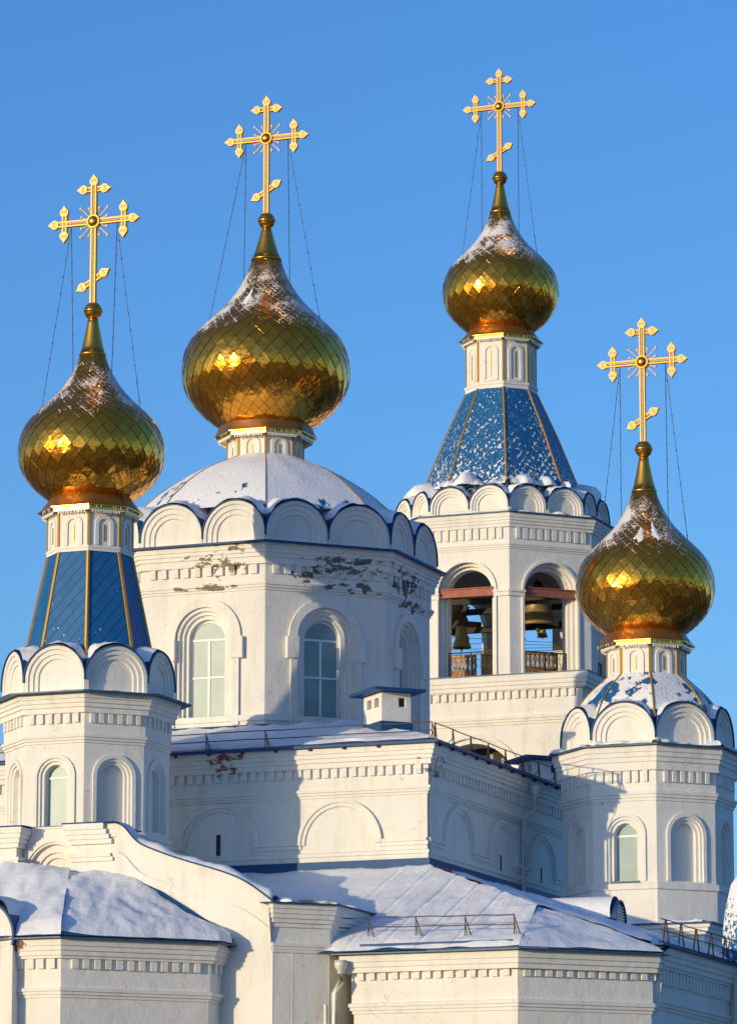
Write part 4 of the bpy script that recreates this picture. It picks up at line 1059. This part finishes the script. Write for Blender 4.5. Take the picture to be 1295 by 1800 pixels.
# ================================================================== generic snowy roof slope
def snow_slope(root, eave_pts, top_pts, name, seed=0, th=.16, n=None, m=14, bulge=0.0, rough=1.0, edge=(1, 1), parent=None, base=M_BLUE, lip=.10, seams=None):
    """roof sheet from an eave line up to a top line, with its snow lying on it"""
    def resample(P, n):
        L = [0]
        for i in range(len(P)-1): L.append(L[-1]+(P[i+1]-P[i]).length)
        out = []
        for k in range(n+1):
            s = L[-1]*k/n; i = 0
            while i < len(P)-2 and s > L[i+1]: i += 1
            out.append(P[i].lerp(P[i+1], (s-L[i])/max(1e-6, L[i+1]-L[i])) if L[i+1] > L[i] else P[i].copy())
        return out
    n = n or 60; E = resample(eave_pts, n); T = resample(top_pts, n)
    b = MB(); b.grid([[E[j].lerp(T[j], k/6)+Vector((0, 0, bulge*4*(k/6)*(1-k/6))) for j in range(n+1)] for k in range(7)], smooth=False)
    ro = b.build(name, base, parent or root)
    s = MB(); rows = []
    for k in range(m+1):
        v = k/m; row = []
        for j in range(n+1):
            lj = lip*(.10+.55*max(0, noise.noise(Vector((E[j].x*.9, E[j].y*.9, seed+2)))+.05)); v2 = lj+(1-lj)*v; p = E[j].lerp(T[j], v2); p.z += bulge*4*v2*(1-v2)
            q = noise.noise(Vector((p.x*.55, p.y*.55, seed))); q2 = noise.noise(Vector((p.x*2.1, p.y*2.1, seed+4)))
            q3 = noise.noise(Vector((p.x*6, p.y*6, seed+8)))
            t = th*(1+.75*q*rough+.35*q2*rough+.10*q3*rough)
            if v < .05: t *= .0 if k == 0 else .8
            if seams:
                uu, vv = UV2(p.x, p.y)
                if seams[0] < uu+.12*(vv+10) < seams[1]:
                    fr_ = (uu*.82) % 1.0
                    t -= .04*max(0, 1-min(fr_, 1-fr_)/.07)-.008*math.exp(-((fr_-.12)/.06)**2)
            if edge[0] and j < 2: t *= j/2+.02
            if edge[1] and j > n-2: t *= (n-j)/2+.02
            row.append(p+Vector((0, 0, max(.006, t))))
        rows.append(row)
    s.grid(rows, smooth=True); s.build('snow', M_SNOW, ro)
    return ro

# ================================================================== ALTAR WING (left) with wavy parapet
VP = -20.6
def altar_wing():
    root = thing('altar_wing', W(.4, VP, 0), 'white wing with an S-curved, blue-capped parapet in front of the leftmost tower', 'church wing')
    P = lambda px, row: on_v(px, row, VP)
    top = [P(*q) for q in ((207, 1447), (222, 1456), (238, 1475), (252, 1486), (275, 1496), (305, 1507), (340, 1518), (375, 1528), (405, 1538), (430, 1549), (455, 1565), (485, 1588))]
    uR = P(480, 1600)[0]; uL = P(132, 1450)[0]; zT = top[0][1]; zE = top[-1][1]
    uc = P(81, 1450)[0]                        # axis of symmetry
    mir = lambda u: 2*uc-u
    f = Face(W(0, VP), PF)
    zl = 6.0
    # outer shapes
    def smooth(pts):
        out = []
        for i in range(len(pts)-1):
            a = pts[max(0, i-1)]; b = pts[i]; c = pts[i+1]; d = pts[min(len(pts)-1, i+2)]
            for k in range(4):
                t = k/4; out.append(tuple(.5*((2*b[x])+(-a[x]+c[x])*t+(2*a[x]-5*b[x]+4*c[x]-d[x])*t*t+(-a[x]+3*b[x]-3*c[x]+d[x])*t**3) for x in (0, 1)))
        out.append(pts[-1]); return out
    cur = smooth(top)
    for sgn in (1, -1):
        g = (lambda u: u) if sgn == 1 else mir
        w = MB()
        crv = [(g(uL), zT)]+[(g(u), z) for u, z in cur if u < uR]+[(g(uR), zE)]
        out = [(g(uL), 0)]+crv+[(g(uR), 0)]
        f.panel(w, out, [])
        f.panel(w, out, [], d=-.45)
        w.grid([[f.P(u, z, 0) for u, z in crv], [f.P(u, z, -.45) for u, z in crv]], smooth=False)
        w.face([f.P(g(uL), 0, 0), f.P(g(uL), 0, -.9), f.P(g(uL), zT, -.9), f.P(g(uL), zT, 0)])
        # mouldings following the curve
        def band(o0, o1, d, u0=None):
            pts = [(u, z) for u, z in crv]
            rows = [[f.P(u, z-o0, -.02) for u, z in pts], [f.P(u, z-o0, d) for u, z in pts], [f.P(u, z-o1, d) for u, z in pts], [f.P(u, z-o1, -.02) for u, z in pts]]
            w.grid(rows, smooth=False); w.face([r[0] for r in rows]); w.face([r[-1] for r in rows])
        for o0, o1, d in ((0, .20, .13), (.20, .33, .105), (.33, .46, .08), (.95, 1.05, .055), (1.05, 1.15, .035)): band(o0, o1, d)
        # block ends with stepped cornice next to the central niche
        xa, xb = sorted((g(uL)-.0*sgn, g(top[0][0])+.1*sgn))
        for o0, o1, d in ((0, .20, .30), (.20, .36, .24), (.36, .52, .18), (.52, .68, .12), (1.0, 1.12, .14), (1.12, 1.26, .09)):
            x0, x1 = sorted((g(uL-d), g(P(206-d*60, 1450)[0]))); f.bar(w, x0, x1, zT-o1, zT-o0, -.5, d)
        w.build('parapet', M_WALL, root)
        cp = MB(); cc = [(g(uL)-.35*sgn, zT)]+crv[1:]
        rows = [[f.P(u, z+.0, .30*(.6 if i > 2 else 1)) for i, (u, z) in enumerate(cc)], [f.P(u, z+.05, .32*(.6 if i > 2 else 1)) for i, (u, z) in enumerate(cc)], [f.P(u, z+.07, -.5) for u, z in cc], [f.P(u, z, -.5) for u, z in cc]]
        cp.grid(rows, smooth=False); co = cp.build('parapet_cap', M_BLUE, root)
        sn = MB(); rows = []
        sp = [(u, z) for u, z in crv if (u-g(top[0][0]))*sgn > .0]
        for i, (u, z) in enumerate(sp):
            h_ = min(1, i/4)*(.13+.16*noise.noise(Vector((u*1.2, 3, 1)))+.05*noise.noise(Vector((u*5, 3, 1))))
            rows.append([f.P(u, z+.06, .12), f.P(u, z+.05+h_*.8, .04), f.P(u, z+.06+h_*1.2, -.2), f.P(u, z+.05+h_, -.5), f.P(u, z-.2, -1.3)])
        sn.grid(rows, smooth=True); sn.build('snow', M_SNOW, co)
    # central recessed wall with blind arch
    vN = VP+.55; fc = Face(W(uc, vN), PF)
    ua, za = on_v(97, 1534, vN); A = (on_v(97, 1470, vN)[1]-za)
    fc = Face(W(ua, vN), PF); b = MB(); half = abs(ua-uL)+1.2
    fc.panel(b, [(-1.9, 0), (1.9, 0), (1.9, zT-.02), (-1.9, zT-.02)], [arch_pts(A*.78, za, za-2.4)])
    fc.moulding(b, [(A, 0), (A, .10), (A*.84, .10), (A*.83, .04), (A*.78, .04), (A*.76, -.12), (A*.56, -.12), (A*.55, -.20), (A*.42, -.20), (A*.40, -.28)], za, za-2.4, n=24)
    fc.fill(b, A*.40, za, za-2.4, -.28, n=24)
    fc.bar(b, -1.85, 1.85, zT-.02, zT+.04, -.3, .06); b.build('niche_wall', M_WALL, root)
    dk = MB(); fc.bar(dk, -2.1, 2.1, zT+.045, zT+.09, -2.5, -.05); dk.build('terrace_sheet', M_EAVE, root)
    # chamfered right end block
    for sgn in (1,):
        du = P(567, 1600)[0]
        # face +24: runs from (uR,VP) by L at 45 deg
        L = 2.05; c1 = W(uR, VP); c2 = W(uR+L*.707, VP+L*.707); c3 = W(uR+L*.707, -HC+.2)
        path = [W(uc, VP), c1, c2, c3]; pth = [c1-(c2-c1).normalized()*.01, c2, c3]
        wl = MB(); sweep(wl, [c1, c2, c3], [(-.012, zE), (-.012, 0)], closed=False, caps=False)
        pr = [(.30, zE), (.30, zE-.17), (.25, zE-.175), (.25, zE-.33), (.20, zE-.335), (.20, zE-.48), (.14, zE-.485), (.14, zE-.62), (.07, zE-.625), (.07, zE-.76), (0, zE-.78), (0, zE-1.28), (.10, zE-1.30), (.10, zE-1.40), (.06, zE-1.41), (.06, zE-1.50), (.03, zE-1.51), (.03, zE-1.60), (0, zE-1.62)]
        sweep(wl, [W(uR-.03, VP), c1, c2, c3], pr, closed=False)
        wl.build('end_block', M_WALL, root)
        ev = MB(); sweep(ev, [W(uR-.3, VP), c1, c2, c3], [(-.4, zE+.08), (.42, zE+.03), (.42, zE-.015), (0, zE+.0)], closed=False); ev.build('eave', M_BLUE, root)
        sn = MB(); rows = []
        snow_ledge([W(uR-.3, VP), c1, c2, c3], zE+.05, -1.2, .30, .14, closed=False, seed=41).build('snow', M_SNOW, root)
    # flat body behind (fills up to tower A)
    bd = MB(); a = W(mir(uR), VP+.5, 0); bd.box(W(mir(uR)+.2, VP+.5, 0), W(uR+.5, 0, 0)-W(mir(uR)+.2, 0, 0), W(0, -HC, 0)-W(0, VP+.5, 0), Vector((0, 0, zE-.35)))
    bd.build('wing_body', M_WALL, root)
    return root, uc, uR, zE
AW, UCN, URW, ZWE = altar_wing()

# ---------------- low altar apse in front of it
def low_apse():
    v0 = -25.2
    u1, z1 = on_v(107, 1647.5, v0-.38); u1 -= .15
    s = 2*(u1-UCN); L2 = 5.15
    root = thing('low_apse', W(UCN, v0, 0), 'low polygonal apse with humped snowy roof in the bottom left corner', 'apse')
    a = W(2*UCN-u1, v0); b = W(u1, v0); c_ = W(u1+L2*.707, v0+L2*.707); d_ = W(u1+L2*.707, VP+.1)
    a2 = W(2*UCN-u1-L2*.707, v0+L2*.707); a3 = W(2*UCN-u1-L2*.707, VP+.1)
    path = [a3, a2, a, b, c_, d_]; ze = z1
    brick = (0.30, 0.13, 0.07); p = W(u1-1.3, v0-.3, ze-.25)
    mw = plaster('limewash_apse', [(p.x, p.y, p.z, .7, .35, brick, 2.8, .50)])
    w = MB(); sweep(w, path, [(0, ze), (0, 0)], closed=False, caps=False); wl = w.build('apse_wall', mw, root)
    hh = H(1650, 137)-H(1749, 137)
    cornice(path, ze-.005, hh, proj=.38, closed=False, dent=(.36, .53), low=.87, w=.22, gap=.17).build('cornice', mw, root)
    ev = eave(path, ze, 0, .58, .05, closed=False, drop=.03).build('eave', M_EAVE, root)
    ep = offset_path(path, .55, False)
    up = lambda p, z: Vector((p.x, p.y, z))
    T = lambda px, row: (lambda q: W(q[0], VP-.02, q[1]))(on_v(px, row, VP))
    pk = T(95, 1556); pk2 = T(112, 1538)
    # front slope, right slope
    zz = ze+.06
    snow_slope(root, [up(ep[2], zz), up(ep[3], zz)], [T(-80, 1528), T(60, 1527), T(125, 1536)], 'roof', 51, .22, bulge=.16, rough=1.2, edge=(0, 0), m=20, n=50)
    snow_slope(root, [up(ep[3], zz), up(ep[4], zz), up(ep[4].lerp(ep[5], .7), zz)], [T(125, 1536), T(165, 1540), T(205, 1549), T(245, 1563), T(285, 1582), T(330, 1610), T(375, 1640), T(409, 1663)], 'roof', 57, .20, bulge=.10, rough=1.2, edge=(0, 1), m=22, n=90)
    snow_slope(root, [up(ep[1], zz), up(ep[2], zz)], [T(-230, 1600), T(-80, 1528)], 'roof', 59, .20, bulge=.1, edge=(1, 0))
    # blue flashing where roof meets the wing wall
    fl = MB(); pts = [T(*q) for q in ((240, 1553), (285, 1573), (330, 1601), (375, 1631), (412, 1658))]
    fl.grid([[p+Vector((0, 0, .12))-ndir(PF)*-.03 for p in pts], [p+ndir(PF)*.10 for p in pts], [p+ndir(PF)*.32-Vector((0, 0, .22)) for p in pts]], smooth=False); fl.build('flashing', M_BLUE, root)
    # arched gable at the far left
    ug, zg = on_v(21, 1640, v0-.6); vg = v0-.5; A = 1.15
    f = Face(W(ug-A, vg), PF); zs = zg-.1; g = MB()
    f.moulding(g, [(A, -.9), (A, 0), (A-.14, 0), (A-.16, -.08), (A-.34, -.08), (A-.36, -.16)], zs, 4, n=24); f.fill(g, A-.36, zs, 4, -.16, n=24)
    gb = g.build('arched_gable', M_WALL, root)
    r = MB(); rows = []
    for (aa, d) in ((A+.01, 0), (A+.01, .10), (A+.08, .10), (A+.08, -3.8)):
        rows.append([f.P(aa*cos(pi*(1.08-1.16*k/30)), zs+aa*sin(pi*(1.08-1.16*k/30)), d) for k in range(31)])
    r.grid(rows, smooth=False); r.build('gable_roof', M_BLUE, gb)
    s = MB(); rows = []
    for k in range(19):
        th = pi*(.85-.66*k/18); row = []
        for e_ in range(17):
            d = -.02-3.6*e_/16; q = noise.noise(Vector((k*.2, e_*.25, 8))); fall = min(1, min(k, 18-k)/3)
            row.append(f.P((A+.05+(.17+.1*q)*fall)*cos(th), zs+(A+.05+(.2+.12*q)*fall)*sin(th), d))
        rows.append(row)
    s.grid(rows, smooth=True); s.build('snow', M_SNOW, gb)
low_apse()

# ================================================================== RIGHT SIDE CHAPEL
VC = -19.0
def chapel():
    uN, zN = on_v(910, 1667.5, VC-.40); ze = zN; uN -= .16
    root = thing('side_chapel', W(uN, VC, 0), 'low white chapel with chamfered corner and broad snowy roof below the square hall', 'chapel')
    uL = on_v(622, 1720, VC)[0]; Ld = 4.9; c2 = (uN+Ld*.707, VC+Ld*.707)
    path = [W(uL, -HC), W(uL, VC), W(uN, VC), W(*c2), W(c2[0], c2[1]+.3)]
    w = MB(); sweep(w, path, [(0, ze), (0, 0)], closed=False, caps=False); w.build('chapel_wall', M_WALL, root)
    hh = H(1670, 141)-H(1776, 141)
    cornice(path[:4]+[W(c2[0], c2[1]+.3)], ze-.005, hh, proj=.38, closed=False, dent=(.28, .42), low=.80, w=.22, gap=.17).build('cornice', M_WALL, root)
    eave(path[:4]+[W(c2[0], c2[1]+.35)], ze, 0, .60, .05, closed=False, drop=.03).build('eave', M_EAVE, root)
    # long right wall, slightly higher eave, set back
    uS = c2[0]-.03; zS = ze+.34
    p2 = [W(uS-2.5, c2[1]+.31), W(uS, c2[1]+.31), W(uS, 16)]
    sw = MB(); sweep(sw, p2, [(0, zS), (0, 0)], closed=False, caps=False)
    cornice(p2[1:], zS-.005, hh*1.02, proj=.38, closed=False, dent=(.36, .60), low=.84, w=.22, gap=.17).build('cornice', M_WALL, root)
    sw.build('aisle_wall', M_WALL, root)
    eave(p2, zS, 0, .55, .06, closed=False, drop=.02).build('eave', M_BLUE, root)
    # roofs
    zz = ze+.06; up = lambda p, z: Vector((p.x, p.y, z))
    ep = offset_path(path[:4]+[W(c2[0], 14)], .56, False)
    cc = W(HC+.05, -HC-.05, ZCB-.10); pk_u, pk_v = None, None
    d = ray(945, 1603)
    # apex of the chamfer hip on the diagonal from the hall corner
    best = None
    for k in range(40, 90):
        s = k/100; q = W(HC+(c2[0]+.5-HC)*s, -HC-(abs(VC)+.5-HC)*s, ZCB-.1-(ZCB-.1-zz)*s)
        px = 647.5+FPX*q.x/(q.y*cos(PITCH)+(q.z-CZ)*sin(PITCH))
        if best is None or abs(px-945) < best[0]: best = (abs(px-945), s, q)
    K = best[2]; K.z += .02
    left_top = W(uL-9, -HC-.05, ZCB-.12); left_e = up(W(uL-9, VC-.1), zz)
    snow_slope(root, [left_e, up(ep[1], zz), up(ep[2], zz)], [left_top, cc, K], 'roof', 61, .15, n=330, m=26, rough=.85, edge=(0, 0), lip=.12, seams=(8.6, 14.5))
    snow_slope(root, [up(ep[2], zz), up(ep[3], zz)], [K-Vector((0, 0, 0)), K+Vector((.02, .02, 0))], 'roof', 64, .13, n=50, m=24, rough=.8, edge=(0, 0))
    q0 = up(ep[3], zz); q1 = W(uS+.5, c2[1]+1.1, zS+.09); q2 = W(uS+.5, 14, zS+.09)
    snow_slope(root, [q0, q1, q2], [K, cc, W(HC+.05, 14, ZCB-.1)], 'roof', 67, .16, n=120, m=20, rough=1.0, edge=(0, 0), lip=.3)
    # blue drip sheet stuck out above the eave at the left of the corner
    g = MB(); a = offset_path(path[:4], .30, False)
    z_ = zz+.20; p, q = a[1], a[2]
    g.grid([[p.lerp(q, t)+Vector((0, 0, z_)) for t in (.10, .3, .6, .97)], [p.lerp(q, t)+Vector((0, 0, z_+.07)) for t in (.10, .3, .6, .97)]], smooth=False); g.build('snow_guard', M_BLUE, root)
    # standing seams showing through the snow
    sm = MB()
    for k in range(5):
        t = .45+.13*k; A_ = left_top.lerp(cc, 1)+ (W(-.2-1.25*k, 0)-W(0, 0)); A_.z = ZCB-.0
        B_ = A_+(W(-1.6, -3.6)-W(0, 0)); B_.z = A_.z-(ZCB-.1-zz)*3.6/5.7
    # downpipe in the corner with the wing
    x = W(uL-.25, VC-.55); P = MB(); z0 = ze-.35
    P.lathe((x.x, x.y, 0), [(z0-.30, .10), (z0-.18, .13), (z0-.05, .22), (z0+.14, .22), (z0+.14, .19)], n=18)
    P.tube([(x.x, x.y, z0-.25), (x.x+.02, x.y, z0-.55), (x.x-.22, x.y+.05, z0-.95), (x.x-.22, x.y+.05, z0-4.2)], .11, 12)
    P.tube([(x.x-.5, x.y+.2, z0-1.3), (x.x-.5, x.y+.2, z0-5)], .07, 10); P.build('rain_pipe', M_PIPE, root)
    # pedestal under tower D
    tu, tv = UV2(XD, YD); hb = M(150, 1600, YD)*.924+.05; z1 = zn(1622, YD, 150)
    pd = MB(); sq = [W(tu-hb, tv-hb), W(tu+hb, tv-hb), W(tu+hb, tv+hb), W(tu-hb, tv+hb)]
    sweep(pd, sq, [(0, z1-.02), (0, z1-.25), (.0, 8)]); sweep(pd, sq, [(.02, z1-.1), (.30, z1-.1), (.30, z1-.24), (.2, z1-.25), (.2, z1-.38), (.10, z1-.39), (.10, z1-.5), (.02, z1-.52)])
    sweep(pd, sq, [(-hb*.9, z1-.05), (0.1, z1-.05)])
    pd.build('tower_pedestal', M_WALL, root)
    eave(sq, z1-.09, .0, .42, .06, drop=.02).build('pedestal_eave', M_BLUE, root)
    snow_ledge(sq, z1-.04, -.4, .40, .13, seed=71).build('snow', M_SNOW, root)
    return root, ze, ep, K, uN, zS, uS, c2
CH, ZHE, EPC, KP, UNC, ZSD, USD, C2 = chapel()
def slope_pt(px, row, lo, hi):             # point on the plane through the hall foot and the chapel eave
    d = ray(px, row); best = None
    for k in range(400):
        v = lo+(hi-lo)*k/400; u, z = on_v(px, row, v); zr = ZHE+.06+(ZCB-.1-ZHE-.06)*((v-(VC-.56))/(-HC-.05-(VC-.56)))
        e_ = abs(z-(zr+.12))
        if best is None or e_ < best[0]: best = (e_, u, v, z)
    return W(best[1], best[2], best[3])
ra, rb = slope_pt(560, 1650, VC-.5, -HC), slope_pt(905, 1643, VC-.5, -HC)
rb = Vector((rb.x, rb.y, ra.z)) if False else rb
Lr = (rb-ra).length
roof_rail('rusty railing with four posts on the sunlit snowy slope of the side chapel', [ra, rb], .66, [Lr*(px-560)/345 for px in (648, 732, 818, 903)], W(0, 1)-W(0, 0), lean=.22)
e0 = W(USD+.2, C2[1]+.7, ZSD+.15); e1 = W(USD+.25, 4, ZSD+.15)
roof_rail('leaning A-shaped rusty posts with wires below the rightmost tower', [e0, e1], .78, [.5+1.75*k for k in range(8)], W(-1, 0)-W(0, 0), lean=.33, aframe=True)

# ---------------- dormer on the right roof
def dormer():
    Y = 150.0; v = -9.2
    u, z = on_v(1088, 1640, v); z += .38
    t = thing('dormer', W(u, v, z), 'small barrel-roofed dormer with louvred end at the foot of the rightmost tower', 'dormer')
    ph = PF+R(92); f = Face(W(u, v), ph); A = .72; b = MB()
    f.fill(b, A-.06, z+.05, z-.5, -.02); 
    for k in range(9):
        zz = z-.3+k*.1; hw_ = A-.12 if zz < z+.05 else sqrt(max(.01, (A-.1)**2-(zz-z-.05)**2))
        if hw_ > .05: f.bar(b, -hw_, hw_, zz, zz+.05, -.01, .03)
    b.build('louvre', M_PIPE, t)
    r = MB(); rows = [[f.P(aa*cos(pi*(1.15-1.3*k/24)), z+.05+aa*sin(pi*(1.15-1.3*k/24)), d) for k in range(25)] for aa, d in ((A-.07, -.02), (A-.07, .08), (A, .08), (A, -3.6))]
    r.grid(rows, smooth=False); ro = r.build('roof', M_BLUE, t)
    s = MB(); rows = []
    for k in range(13):
        th = pi*(.98-.72*k/12); rows.append([f.P((A+.02+(.12+.06*noise.noise(Vector((k*.4, e_*.4, 3))))*min(1, min(k, 12-k)/2))*cos(th), z+.05+(A+.02+.12*min(1, min(k, 12-k)/2))*sin(th), -.12-3.4*e_/10) for e_ in range(11)])
    s.grid(rows, smooth=True); s.build('snow', M_SNOW, ro)
dormer()
# ---------------- snowy blue tent just entering the frame at the right
def far_turret():
    Y = 149.0; x = Xat(1330, 1600, Y)
    t = thing('porch_turret', (x, Y, 0), 'sliver of a blue tent roof under thick snow at the right edge of the photo', 'turret')
    c = (x, Y); ph = PHI0
    m = blue_tiles('blue_turret', .66, .10, nscale=6, bigw=.15)
    faceted_roof(t, 'tent_roof', c, [(H(1495, Y), .05), (H(1555, Y), .92), (H(1600, Y), 1.14), (H(1650, Y), 1.26), (H(1705, Y), 1.36)], m, sub=8, bump=.02, strips=False)
    w = MB(); sweep(w, octagon(c, 1.35), [(0, H(1705, Y)), (0, 0)]); w.build('turret_wall', M_WALL, t)
far_turret()
